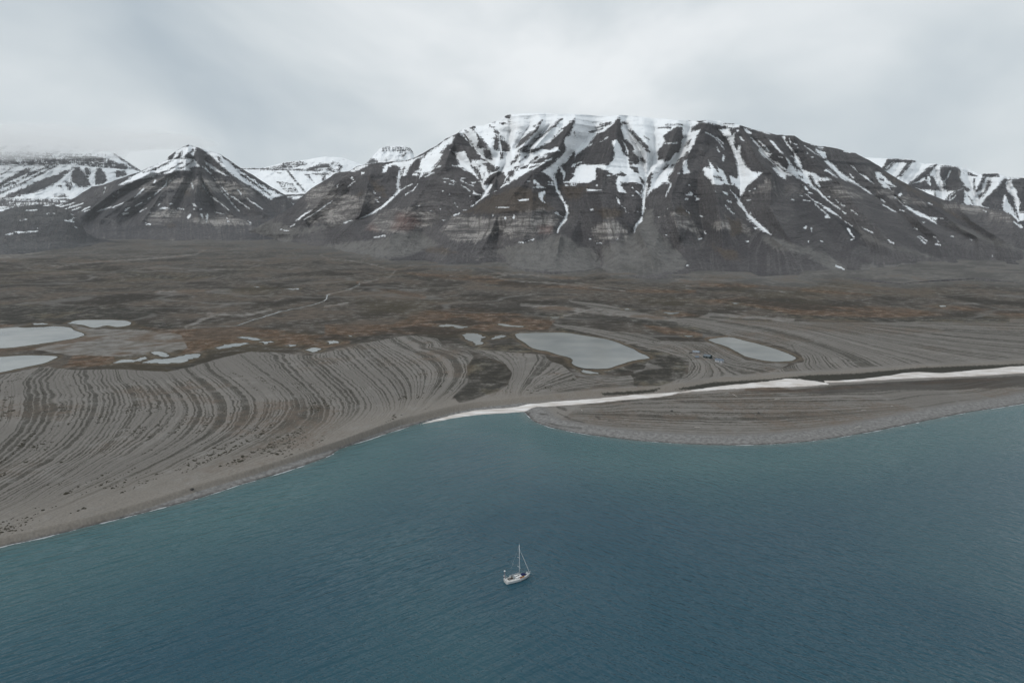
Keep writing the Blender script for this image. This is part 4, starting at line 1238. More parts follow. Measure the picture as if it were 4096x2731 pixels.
ZONES = dict(
orange="""
S K 440,320 680,338 700,380 500,400 400,388
S K 780,150 1000,175 1200,170 1420,160 1600,170 1800,200 2091,215 2091,262 1950,285 1700,280 1500,262 1300,290 1150,318 1060,325 1120,285 1080,215 900,185
S L 0,165 450,165 700,60 1000,50 1300,90 1550,130 1500,200 1250,205 1100,210 1000,200 850,235 450,225 0,270
S M 280,85 600,60 850,100 1200,110 1600,130 1900,170 1500,190 900,170 600,110
S M -60,230 200,262 330,290 330,318 100,300
S M 60,140 280,165 380,195 150,180
S M 1700,115 2000,120 2352,160 2352,185 2000,150
S M 620,580 900,645 1300,615 2352,560 2352,575 1300,632 900,660 600,650
s N 1980,250,16 2120,290 2352,330
s L 1270,235,8 1330,300 1440,345 1560,375,16 1660,425 1740,466,10 1900,466 2110,405 2190,385,14 2110,345 1900,260,6
s M 350,322,16 480,308,10
S H 850,740 1300,770 2000,800 2352,880 2352,930 1700,840 1200,800
S I 0,880 700,900 1400,950 2352,960 2352,1000 1400,985 700,930 0,910
S J 300,870 1000,900 2352,1010 2352,1030 1200,960 300,910
s K 380,395,14 480,378,24 560,380
s K 0,300,14 250,288 380,262
s K 0,155,10 180,140 380,130
""",
silt="""
S K 380,245 520,178 640,172 900,182 1080,205 1120,285 1000,318 700,335 400,328 300,312 200,292
S K 420,140 520,165 570,175 500,205 440,180
s K 1110,160,16 1180,130 1300,80
s H -60,540,10 40,590 270,605 560,650 720,690 850,720 780,800 600,840 430,880 400,920 280,960 100,1000 -20,1040
s H 1500,790,10 1600,808
s H 1760,800,8 1940,785
s H 1850,690,16 2100,760 2180,790 2020,810
s I 40,765,16 330,775 700,810 940,828,8
s I 0,825,14 200,850 500,870 820,895 1050,920,22 1280,945,26 1500,968,12
s I 900,870,6 1060,895
s I 1650,745,20 1900,795 2300,860,8
s I 2230,910,8 2350,912
s J 0,830,8 180,858
s J 310,890,14 460,898
s J 900,950,8 1440,990
s J 130,910,8 220,912
s N 280,160,8 560,135 850,115 1080,95 1140,65
s F 0,1470,50 300,1425,40 600,1392,16
S F 1330,1265 1200,1295 1050,1250 1010,1205
s N 860,300,10 1130,295
s N 1150,420,14 1350,430 1500,400
s L 1520,130,14 1800,60 1990,100 2352,130,20
s L 1320,30,24 1640,60 1990,105,20
s L 0,45,14 150,20
s M 370,165,18 600,185 900,205
S M -20,470 90,500 130,505 -40,520
s L 2080,485,14 2230,442
""",
dark="""
S L 960,450 1000,390 1100,400 1200,440 1245,500 1220,560 1150,610 1000,668 900,690 860,650 960,560
S L 2060,500 2150,450 2352,400 2352,540 2250,575 2110,575 2080,540
S M -120,360 60,400 190,440 230,500 200,570 60,610 -100,620
S L 780,250 1000,330 1230,345 1500,360 1620,430 1740,500 2080,480 2200,400 2100,440 1760,480 1560,390 1300,300 1250,280 1060,310
s L 1560,190,26 1760,240 1980,290,10
s M -200,180,10 0,225,30 250,260,34 470,300,14
S K 970,400 1100,395 1180,370 1160,400 1040,420
s K 0,390,6 250,395
s L 0,310,12 180,275 420,240
s L 0,320,8 200,290 400,262
S K 850,150 950,130 1080,150 1000,185 900,180
S N 0,370 500,380 900,400 700,470 0,480
s N 650,190,20 1000,230 1300,190
s L 900,60,20 1500,100 2000,130 2352,165,40
s M 880,178,26 1300,200 2250,205,20
s M 560,95,26 900,165
s M 380,185,14 760,205
s M 890,360,5 930,430,10 900,465
s M -80,440,14 100,470
""",
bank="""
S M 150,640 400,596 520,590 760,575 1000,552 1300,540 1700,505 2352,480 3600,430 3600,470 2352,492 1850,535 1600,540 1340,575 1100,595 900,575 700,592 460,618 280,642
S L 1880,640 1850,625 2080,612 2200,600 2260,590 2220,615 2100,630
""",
spitdark="""
S M 560,650 900,640 1200,612 1700,585 2352,552 3600,500 3600,560 2352,625 2000,640 1600,640 1100,665 800,655
s L 1560,715,16 1620,740
s L 1560,755,14 1640,795 1740,822,8
s L 1440,760,5 1500,772
s L 1820,780,10 1845,795
s L 1900,810,6 2030,840
s L 1480,820,6 1560,842 1720,860
s L 2000,680,6 2130,690
s L 1380,755,8 1360,770 1385,805 1480,848 1560,866,5
s M -40,690,8 200,712 500,705
""")
zone_attr = {}
for k, txt in ZONES.items():
    r = Raster(-700, 4800, 930, 2300, 3.0, -8.0).run(txt)
    zone_attr[k] = r(pu, pv)
hut_px = [(2790, 1417), (2833, 1436), (2790, 1437), (2880, 1452)]
hw = np.zeros_like(fx)
for (hu, hv) in hut_px:
    hw = np.maximum(hw, 1 - np.hypot((pu - hu) / 24.0, (pv - hv) / 5.0))
zone_attr['silt'] = np.maximum(zone_attr['silt'], hw * 5 - 2)
gravel = np.where(bw < 0.98, 1.0, amp)
gravel = np.maximum(gravel, smooth(40, 5, dc) * (fy < 900))
# low relief of the ridges themselves
gz = gz + amp * 0.22 * fbm(phi / 6.0, phi * 0, 2, 44) * (bw > 0.9)

RIDGE = 4.3
def ground_material():
    t = NT('tundra_and_gravel')
    P = t.pos()
    PF = t.map(P, (1, 1, 0))
    phi = t.attr('phi'); amp = t.attr('amp'); sd = t.attr('shore'); grav = t.attr('gravel'); bluff = t.attr('bluff')
    n0 = t.attr('blot')
    n1 = t.attr('patch')
    n2 = t.noise(PF, 0.07, 4, 0.6, '2D')
    n3 = t.noise(PF, 0.35, 2, 0.6, '2D')
    n4 = t.noise(PF, 0.9, 1, 0.5, '2D')
    def c(n, k): return t.math('MULTIPLY_ADD', n, k, -k / 2)
    # ridges: one-dimensional noise across the old shorelines, wandering a little
    ph = t.math('ADD', phi, t.math('ADD', c(n2, 4.0), c(n3, 1.2)))
    r1 = t.noise(dim='1D', w=ph, scale=0.11, detail=2, rough=0.55)
    r2 = t.noise(dim='1D', w=ph, scale=0.55, detail=1, rough=0.5)
    r3 = t.noise(dim='1D', w=ph, scale=0.035, detail=1, rough=0.5)
    saw = t.math('MULTIPLY_ADD', t.math('SINE', t.math('MULTIPLY_ADD', ph, 2 * math.pi / RIDGE, t.math('MULTIPLY', r1, 14.0))), 0.5, 0.5)
    rid = t.math('ADD', t.math('MULTIPLY', saw, 0.30), t.math('ADD', c(r1, 0.9), t.math('ADD', c(r2, 0.55), t.math('ADD', c(r3, 0.5), c(n1, 0.55)))))
    swale = t.ss(0.07, 0.34, t.math('ADD', rid, c(n3, 0.22)))
    spot = t.ss(0.50, 0.60, t.math('ADD', n4, t.math('ADD', c(n3, 0.5), t.math('MULTIPLY_ADD', swale, 0.20, -0.10))))
    g_l = t.mix(t.ss(0.3, 0.7, n1), (0.165, 0.153, 0.140), (0.205, 0.190, 0.174))
    g_l = t.mix(t.math('MULTIPLY', t.math('MULTIPLY', t.ss(0.45, 0.62, r2), amp), 0.45), g_l, (0.122, 0.114, 0.103))
    g_d = t.mix(n2, (0.046, 0.043, 0.036), (0.068, 0.063, 0.053))
    veg = t.math('MULTIPLY', t.math('ADD', t.math('MULTIPLY', swale, 0.62), t.math('MULTIPLY', spot, t.math('MULTIPLY_ADD', swale, 0.55, 0.10)), clamp=True), amp)
    young = t.ss(4, 60, sd)
    veg = t.math('MULTIPLY', veg, t.math('MULTIPLY_ADD', young, 0.72, 0.28))
    gcol = t.mix(veg, g_l, g_d)
    gcol = t.mix(t.math('MULTIPLY', t.ss(75, 8, sd), t.math('MULTIPLY', bluff, 0.55)), gcol, (0.235, 0.212, 0.186))
    # open tundra
    tun = t.mix(t.ss(0.28, 0.72, n1), (0.034, 0.029, 0.023), (0.084, 0.071, 0.058))
    tun = t.mix(t.math('MULTIPLY', t.ss(0.52, 0.75, n0), 0.4), tun, (0.110, 0.103, 0.096))
    tun = t.mix(t.math('MULTIPLY', t.ss(0.56, 0.66, n2), 0.25), tun, (0.118, 0.110, 0.102))
    tun = t.mix(t.math('MULTIPLY', t.ss(0.46, 0.36, n2), 0.3), tun, (0.026, 0.024, 0.020))
    tun = t.mix(t.math('MULTIPLY', t.ss(0.55, 0.75, t.attr('blot2')), 0.4), tun, (0.074, 0.060, 0.036))
    run = t.math('ABSOLUTE', t.math('SUBTRACT', t.attr('drain'), 0.5))
    tun = t.mix(t.math('MULTIPLY', t.ss(0.022, 0.004, run), 0.55), tun, (0.150, 0.143, 0.134))
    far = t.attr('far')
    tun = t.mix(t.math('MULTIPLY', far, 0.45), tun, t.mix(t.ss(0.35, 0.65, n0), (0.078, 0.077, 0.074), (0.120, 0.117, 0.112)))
    toe = t.ss(38, -6, t.math('ADD', t.attr('toe'), t.math('ADD', c(n1, 70.0), c(n0, 40.0))))
    tun = t.mix(t.math('MULTIPLY', toe, 0.8), tun, t.mix(t.ss(0.35, 0.65, n1), (0.092, 0.089, 0.085), (0.128, 0.125, 0.119)))
    gm = t.ss(0.25, 0.75, t.math('ADD', grav, t.math('ADD', c(n2, 0.7), c(n3, 0.3))))
    col = t.mix(gm, tun, gcol)
    wob = t.math('ADD', c(n2, 9.0), t.math('ADD', c(n3, 6.0), c(n1, 6.0)))
    def zone(nm, lo, hi): return t.ss(lo, hi, t.math('ADD', t.attr(nm), wob))
    dk = zone('dark', -4, 3)
    col = t.mix(t.math('MULTIPLY', dk, 0.85), col, t.mix(t.ss(0.4, 0.66, n2), (0.032, 0.030, 0.025), t.mix(t.ss(0.5, 0.6, n1), (0.058, 0.052, 0.043), (0.078, 0.070, 0.040))))
    orr = zone('orange', -5, 5)
    ocol = t.mix(t.ss(0.35, 0.65, n2), (0.070, 0.040, 0.022), (0.145, 0.070, 0.030))
    ocol = t.mix(t.math('MULTIPLY', t.ss(0.5, 0.7, n3), 0.5), ocol, (0.100, 0.090, 0.042))
    ocol = t.mix(t.math('MULTIPLY', t.ss(0.52, 0.68, n1), 0.6), ocol, (0.060, 0.052, 0.044))
    col = t.mix(t.math('MULTIPLY', orr, t.math('MULTIPLY_ADD', t.ss(0.36, 0.58, n1), 0.68, 0.12)), col, ocol)
    si = zone('silt', -3, 3)
    scol = t.mix(t.ss(0.35, 0.65, n2), (0.150, 0.135, 0.118), (0.235, 0.225, 0.212))
    scol = t.mix(t.math('MULTIPLY', t.ss(0.52, 0.66, n1), 0.7), scol, (0.105, 0.066, 0.040))
    scol = t.mix(t.math('MULTIPLY', t.ss(0.48, 0.34, n1), 0.5), scol, (0.095, 0.088, 0.080))
    col = t.mix(t.math('MULTIPLY', si, 0.85), col, scol)
    # wet mud and moss round the ponds
    pdist = t.math('ADD', t.attr('pond'), t.math('ADD', c(n2, 8.0), c(n3, 5.0)))
    col = t.mix(t.math('MULTIPLY', t.ss(9.0, 3.0, pdist), 0.55), col, t.mix(t.ss(0.45, 0.6, n2), (0.150, 0.120, 0.085), (0.085, 0.062, 0.036)))
    col = t.mix(t.math('MULTIPLY', t.ss(3.2, 1.2, pdist), 0.75), col, (0.046, 0.040, 0.031))
    # the bank below the raised beach
    face = t.math('MULTIPLY', t.ss(0.02, 0.10, bluff), t.ss(0.995, 0.93, bluff))
    col = t.mix(t.math('MULTIPLY', face, 0.5), col, t.mix(n3, (0.165, 0.145, 0.122), (0.215, 0.192, 0.166)))
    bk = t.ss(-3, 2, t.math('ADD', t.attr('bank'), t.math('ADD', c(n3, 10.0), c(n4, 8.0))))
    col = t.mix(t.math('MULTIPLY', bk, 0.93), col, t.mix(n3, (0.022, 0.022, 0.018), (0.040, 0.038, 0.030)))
    # fore beach: shingle, seaweed lines, wet edge
    low = t.math('SUBTRACT', 1.0, t.ss(0.0, 0.08, bluff))
    sh = t.mix(t.ss(0.3, 0.7, n3), (0.150, 0.146, 0.142), (0.225, 0.220, 0.214))
    sh = t.mix(t.math('MULTIPLY', t.ss(0.55, 0.7, t.noise(dim='1D', w=t.math('ADD', sd, c(n2, 5.0)), scale=0.45, detail=3, rough=0.6)), 0.5), sh, (0.095, 0.090, 0.086))
    near = t.ss(24, 12, t.math('ADD', sd, c(n2, 6.0)))
    col = t.mix(t.math('MULTIPLY', low, near), col, sh)
    sp = t.ss(-3, 3, t.math('ADD', t.attr('spitdark'), t.math('ADD', c(n2, 9.0), t.math('ADD', c(n3, 7.0), c(r1, 14.0)))))
    col = t.mix(t.math('MULTIPLY', sp, 0.7), col, t.mix(n3, (0.036, 0.031, 0.027), (0.062, 0.056, 0.050)))
    wet = t.ss(3.4, 0.8, t.math('ADD', sd, c(n3, 2.0)))
    col = t.mix(t.math('MULTIPLY', wet, 0.72), col, (0.050, 0.045, 0.042))
    col = t.mul(col, t.mix(n4, (0.80, 0.80, 0.80), (1.20, 1.20, 1.20)))
    h = t.math('ADD', t.math('MULTIPLY', n2, 1.0), t.math('MULTIPLY', n3, 0.5))
    t.bsdf(col, 0.95, 0.12, t.bump(h, 0.5, 1.6))
    return t.m

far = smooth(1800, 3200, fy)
at = dict(phi=phi, amp=amp, shore=np.clip(sd, -30, 200), gravel=gravel, bluff=bw, far=far)
at.update(zone_attr)
mb = np.array(MB, float)
at['toe'] = np.clip(pv - np.interp(pu, mb[:, 0], mb[:, 1]), -60, 120) + np.where(pu < 930, 60, 0)
at['pond'] = pond_dist(fx, fy)
at['blot'] = 0.5 + 0.5 * fbm(fx / 250, fy / 250, 4, 201, 0.55)
at['patch'] = 0.5 + 0.5 * fbm(fx / 70, fy / 70, 5, 211, 0.6)
at['drain'] = 0.5 + 0.5 * fbm(fx / 420 + 9, fy / 230, 4, 231, 0.5)
at['blot2'] = 0.5 + 0.5 * fbm(fx / 170 + 40, fy / 170, 4, 221, 0.6)
keep = (sd > -14).reshape(shp)
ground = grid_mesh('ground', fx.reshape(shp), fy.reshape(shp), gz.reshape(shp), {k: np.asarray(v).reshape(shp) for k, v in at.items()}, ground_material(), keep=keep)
tag(ground, 'raised gravel beach with curved old shorelines and brown tundra plain', kind='structure')

# ------------------------------------------------------------------ sea, surf, ponds, streams
def sea_material():
    t = NT('sea_water')
    P = t.pos()
    sd = t.math('MULTIPLY', t.attr('shore'), -1.0)
    big = t.noise(P, 0.006, 3, 0.55, '2D')
    deep = t.mix(t.ss(0.35, 0.65, big), (0.011, 0.057, 0.085), (0.020, 0.072, 0.095))
    shal = t.mix(t.noise(P, 0.02, 3, 0.5), (0.034, 0.100, 0.110), (0.048, 0.124, 0.126))
    f = t.ss(125, 5, t.math('ADD', sd, t.math('MULTIPLY_ADD', big, 110, -55)))
    col = t.mix(t.math('MULTIPLY', f, 0.8), deep, shal)
    col = t.mix(t.math('MULTIPLY', t.ss(9, 0, sd), 0.55), col, (0.095, 0.130, 0.125))
    def wave(deg, along, across, detail, seed):
        v = t.map(P, (along, across, 1), (0, 0, math.radians(deg)), (seed * 31.0, seed * 17.0, 0), 'TEXTURE')
        return t.noise(v, 1.0, detail, 0.55, '2D')
    gust = t.ss(0.32, 0.68, t.noise(t.map(P, (1, 1, 1), loc=(50, 90, 0)), 0.010, 3, 0.5, '2D'))
    sx = t.n('ShaderNodeSeparateXYZ'); t.l(P, sx.inputs[0])
    side = t.ss(-110, 60, t.math('ADD', sx.outputs[0], t.math('MULTIPLY_ADD', gust, 80, -40)))
    w1 = wave(38, 22.0, 3.4, 3, 3)        # old swell, crests running up to the right, strongest on the left
    w2 = wave(-42, 7.0, 2.4, 3, 11)       # wind ripples the other way on the right
    w3 = wave(-12, 1.5, 0.9, 2, 23)
    h = t.math('ADD', t.math('MULTIPLY', w1, t.math('MULTIPLY_ADD', side, -0.9, 1.15)),
               t.math('ADD', t.math('MULTIPLY', w2, t.math('MULTIPLY_ADD', side, 0.75, 0.12)), t.math('MULTIPLY', w3, t.math('MULTIPLY_ADD', gust, 0.22, 0.06))))
    b = t.bump(h, 1.0, 1.15)
    t.bsdf(col, t.math('MULTIPLY_ADD', gust, 0.12, 0.10), 0.5, b, IOR=1.333)
    return t.m
sea_mat = sea_material()
wy = np.concatenate([np.linspace(-900, 150, 12)[:-1], np.linspace(150, 640, 90), np.linspace(640, 1400, 18)[1:], [1800, 2600, 4000, 7000]])
wx = np.concatenate([np.linspace(-5000, -620, 26)[:-1], np.linspace(-620, 620, 180), np.linspace(620, 6500, 30)[1:]])
WX, WY = np.meshgrid(wx, wy)
wsd = dist_poly(WX.ravel(), WY.ravel(), SHORE); wsd = np.where(inside(WX.ravel(), WY.ravel(), close_far(SHORE)), wsd, -wsd)
kp = (wsd < 60).reshape(WX.shape)
sea = grid_mesh('sea', WX, WY, np.zeros_like(WX), dict(shore=np.clip(wsd, -400, 60).reshape(WX.shape)), sea_mat, keep=kp)
tag(sea, 'calm blue-green bay with fine wind ripples', kind='structure')

def surf_material():
    t = NT('surf_foam')
    P = t.pos()
    a = t.attr('across')
    n = t.noise(P, 0.08, 3, 0.6); n2 = t.noise(P, 0.9, 3, 0.6)
    f = t.math('ADD', t.math('MULTIPLY_ADD', n, 3.2, -1.8), t.math('MULTIPLY_ADD', n2, 0.8, -0.4))
    m = t.math('MULTIPLY', t.ss(0.0, 0.45, t.math('ADD', f, t.math('SUBTRACT', 0.55, t.math('ABSOLUTE', t.math('SUBTRACT', a, 0.35))))), 0.65)
    b = t.n('ShaderNodeBsdfPrincipled'); b.inputs['Base Color'].default_value = (0.55, 0.58, 0.60, 1); b.inputs['Roughness'].default_value = 0.7
    tr = t.n('ShaderNodeBsdfTransparent'); mx = t.n('ShaderNodeMixShader')
    t.l(m, mx.inputs[0]); t.l(tr.outputs[0], mx.inputs[1]); t.l(b.outputs[0], mx.inputs[2]); t.l(mx.outputs[0], t.out.inputs['Surface'])
    return t.m
sel = (SHORE_PX[:, 0] > -900) & (SHORE_PX[:, 0] < 4900)
sl = SHORE[sel]
seg = np.concatenate([[0], np.cumsum(np.hypot(*np.diff(sl, axis=0).T))])
ss_ = np.arange(0, seg[-1], 3.0)
lx, ly = np.interp(ss_, seg, sl[:, 0]), np.interp(ss_, seg, sl[:, 1])
tx, ty = np.gradient(lx), np.gradient(ly); tl = np.hypot(tx, ty)
nx, ny = ty / tl, -tx / tl          # towards the sea
wid = np.linspace(-0.4, 1.2, 5)[:, None]
wob = (0.9 * fbm(ss_ / 11.0, ss_ * 0, 3, 61))[None]
surf = grid_mesh('surf', lx[None] + nx[None] * (wid + wob), ly[None] + ny[None] * (wid + wob), np.full((5, len(lx)), 0.10) - 0.0 * wid, dict(across=np.repeat(np.linspace(0, 1, 5)[:, None], len(lx), 1)), surf_material(), flip=True)
tag(surf, 'thin broken line of white surf along the waterline', kind='structure')

def pond_material():
    t = NT('pond_water')
    P = t.pos()
    n = t.ss(0.3, 0.7, t.noise(P, 0.013, 3, 0.5)); n2 = t.noise(P, 0.9, 3, 0.55)
    col = t.mix(n, (0.185, 0.198, 0.194), (0.285, 0.292, 0.274))
    t.bsdf(col, 0.22, 0.5, t.bump(n2, 0.2, 0.08), IOR=1.333)
    return t.m
pond_mat = pond_material()
def poly_sheet(name, p, z, mat):
    bm = bmesh.new()
    vs = [bm.verts.new((float(a), float(b), z)) for a, b in p]
    es = [bm.edges.new((vs[i], vs[(i + 1) % len(vs)])) for i in range(len(vs))]
    bmesh.ops.triangle_fill(bm, use_beauty=True, edges=es)
    for f in bm.faces:
        if f.normal.z < 0: f.normal_flip()
    me = bpy.data.meshes.new(name); bm.to_mesh(me); bm.free()
    me.materials.append(mat)
    ob = bpy.data.objects.new(name, me); C.objects.link(ob)
    return ob
for p, z0, lab in PONDS:
    ob = poly_sheet('pond', p, z0, pond_mat)
    tag(ob, lab or 'small pale puddle lying in the marshy tundra', kind='structure', group=None if lab else 'puddles in the marsh')

def ribbon(name, line, widths, mat, lift, label):
    l = subdiv(line, 6)
    w = np.interp(np.linspace(0, 1, len(l)), np.linspace(0, 1, len(widths)), widths)
    l = l + np.stack([fbm(np.arange(len(l)) / 2.5, w * 0, 3, 71) * 9, fbm(np.arange(len(l)) / 2.5, w * 0, 3, 73) * 2], -1)
    x, y = at_ground(l[:, 0], l[:, 1])
    tx, ty = np.gradient(x), np.gradient(y); tl = np.hypot(tx, ty) + 1e-6
    w = w * (0.6 + 0.9 * vnoise(np.arange(len(l)) / 1.7, w * 0, 5))
    A = np.stack([x + ty / tl * w, x, x - ty / tl * w]); B = np.stack([y - tx / tl * w, y, y + tx / tl * w])
    Z = height(A.ravel(), B.ravel()).reshape(A.shape)
    Z = np.repeat(Z.max(0)[None], 3, 0) + lift
    ob = grid_mesh(name, A, B, Z, {}, mat, flip=True)
    tag(ob, label, kind='structure')
ribbon('stream', pts('N', '880,518 1000,512 1100,500 1200,494 1300,490 1380,462 1460,440 1540,412 1620,395 1700,378 1790,350 1815,320 1860,305 1980,270 2000,250 2130,225'), [0.5, 0.9, 1.1, 1.2, 1.0, 0.9, 0.7], pond_mat, 0.12, 'narrow braided stream crossing the tundra to the left ponds')
# ------------------------------------------------------------------ snow banks at the foot of the bluff
def snowbank_material():
    t = NT('old_snow')
    P = t.pos()
    n = t.noise(t.map(P, (0.05, 0.25, 0.25)), 1.0, 4, 0.6); n2 = t.noise(P, 0.8, 3, 0.6)
    col = t.mix(t.ss(0.35, 0.7, n), (0.50, 0.455, 0.42), (0.74, 0.72, 0.71))
    col = t.mix(t.math('MULTIPLY', t.ss(0.58, 0.75, n2), 0.3), col, (0.40, 0.34, 0.29))
    edge = t.attr('edge')
    col = t.mix(t.math('MULTIPLY', t.ss(0.35, 0.0, t.math('ADD', edge, t.math('MULTIPLY_ADD', n2, 0.4, -0.2))), 0.45), col, (0.36, 0.31, 0.27))
    t.bsdf(col, 0.85, 0.2, t.bump(t.math('ADD', n, t.math('MULTIPLY', n2, 0.3)), 0.5, 0.8))
    return t.m
snow_mat = snowbank_material()
def snowbank(up, lo, label, thick):
    up, lo = subdiv(up, 8), subdiv(lo, 8)
    n = 160
    def res(l):
        s = np.concatenate([[0], np.cumsum(np.hypot(*np.diff(l, axis=0).T))]); q = np.linspace(0, s[-1], n)
        return np.stack([np.interp(q, s, l[:, 0]), np.interp(q, s, l[:, 1])], -1)
    up, lo = res(up), res(lo)
    j = np.arange(n)
    up[:, 1] += fbm(j / 5.0, j * 0, 3, 81) * 1.6; lo[:, 1] += fbm(j / 5.0, j * 0, 3, 83) * 1.6
    xa, ya = at_z(up[:, 0], up[:, 1], 3.0); xb, yb = at_z(lo[:, 0], lo[:, 1], 2.2)
    m = 9
    f = np.linspace(0, 1, m)[:, None]
    X = xa * (1 - f) + xb * f; Y = ya * (1 - f) + yb * f
    Zg = height(X.ravel(), Y.ravel()).reshape(X.shape)
    hump = np.sin(math.pi * f) ** 0.6
    W = np.hypot(xa - xb, ya - yb)
    Z = Zg + hump * np.minimum(thick, 0.16 * W + 0.15) * (1 + 0.35 * fbm(X / 9, Y / 9, 3, 91)) + 0.12
    Z[0] -= 0.5; Z[-1] -= 0.5
    ob = grid_mesh('snow_bank', X, Y, Z, dict(edge=np.repeat(np.minimum(f, 1 - f) * 2, n, 1)), snow_mat, flip=True)
    tag(ob, label, 'snow bank', 'snow banks at the foot of the beach bluff')
snowbank(np.vstack([pts('L', '640,812 680,795 850,750 1000,720 1200,705 1400,685 1600,668 1850,655 2100,630 2352,618'), pts('M', '190,656')]),
         np.vstack([pts('L', '640,814 800,788 1000,762 1300,738 1400,716 1500,713 1700,702 1950,682 2100,668 2300,648'), pts('M', '190,663')]),
         'long thin snow bank along the beach above the small cove', 0.5)
snowbank(pts('M', '150,664 280,642 460,616 700,591 880,574 1000,580 1090,597 1120,610'), pts('M', '150,668 300,657 480,643 750,632 900,630 1110,613 1120,611'),
         'lens-shaped snow bank with a rounded right end under the dark bluff', 0.9)
snowbank(pts('M', '1085,588 1200,585 1340,575 1580,540 1700,530 1850,535 2100,510 2352,490 2900,455 3400,430'), pts('M', '1100,600 1200,598 1400,589 1600,577 1800,569 2100,556 2352,541 2900,515 3400,490'),
         'wide snow bank running out at the right edge under the dark bluff', 1.1)

# ------------------------------------------------------------------ mesh helpers for built things
def mesh_obj(name, verts, faces, mat, parent=None, smooth_=False):
    me = bpy.data.meshes.new(name)
    me.from_pydata([tuple(map(float, v)) for v in verts], [], faces); me.update()
    bm = bmesh.new(); bm.from_mesh(me); bmesh.ops.recalc_face_normals(bm, faces=bm.faces); bm.to_mesh(me); bm.free()
    if smooth_:
        me.polygons.foreach_set('use_smooth', [True] * len(me.polygons))
    me.materials.append(mat)
    ob = bpy.data.objects.new(name, me); C.objects.link(ob)
    if parent: ob.parent = parent
    return ob

def box(name, x0, x1, y0, y1, z0, z1, mat, parent=None, bevel=0.0):
    bm = bmesh.new()
    r = bmesh.ops.create_cube(bm, size=1)
    for v in bm.verts:
        v.co.x = x0 + (v.co.x + .5) * (x1 - x0); v.co.y = y0 + (v.co.y + .5) * (y1 - y0); v.co.z = z0 + (v.co.z + .5) * (z1 - z0)
    if bevel: bmesh.ops.bevel(bm, geom=bm.edges[:], offset=bevel, segments=2, affect='EDGES')
    me = bpy.data.meshes.new(name); bm.to_mesh(me); bm.free(); me.materials.append(mat)
    ob = bpy.data.objects.new(name, me); C.objects.link(ob)
    if parent: ob.parent = parent
    return ob

def tube(name, path, radii, mat, parent=None, n=8):
    path = [np.array(p, float) for p in path]
    if np.isscalar(radii): radii = [radii] * len(path)
    vs, fs = [], []
    for i, p in enumerate(path):
        d = path[min(i + 1, len(path) - 1)] - path[max(i - 1, 0)]; d /= np.linalg.norm(d) + 1e-9
        a = np.cross(d, (0, 0, 1.0)); a = np.array((1.0, 0, 0)) if np.linalg.norm(a) < 1e-3 else a / np.linalg.norm(a)
        b = np.cross(d, a)
        for k in range(n):
            w = 2 * math.pi * k / n
            vs.append(p + radii[i] * (math.cos(w) * a + math.sin(w) * b))
    for i in range(len(path) - 1):
        for k in range(n):
            fs.append((i * n + k, i * n + (k + 1) % n, (i + 1) * n + (k + 1) % n, (i + 1) * n + k))
    fs.append(tuple(range(n))[::-1]); fs.append(tuple((len(path) - 1) * n + k for k in range(n)))
    return mesh_obj(name, vs, fs, mat, parent, True)

def ball(name, c, r, mat, parent=None):
    bm = bmesh.new(); bmesh.ops.create_uvsphere(bm, u_segments=14, v_segments=9, radius=1)
    for v in bm.verts: v.co = (c[0] + v.co.x * r[0], c[1] + v.co.y * r[1], c[2] + v.co.z * r[2])
    me = bpy.data.meshes.new(name); bm.to_mesh(me); bm.free(); me.materials.append(mat)
    me.polygons.foreach_set('use_smooth', [True] * len(me.polygons))
    ob = bpy.data.objects.new(name, me); C.objects.link(ob)
    if parent: ob.parent = parent
    return ob

def empty(name, loc, rz, label, cat, group=None):
    o = bpy.data.objects.new(name, None); C.objects.link(o)
    o.location = loc; o.rotation_euler = (0, 0, rz); o.empty_display_size = 1
    return tag(o, label, cat, group)

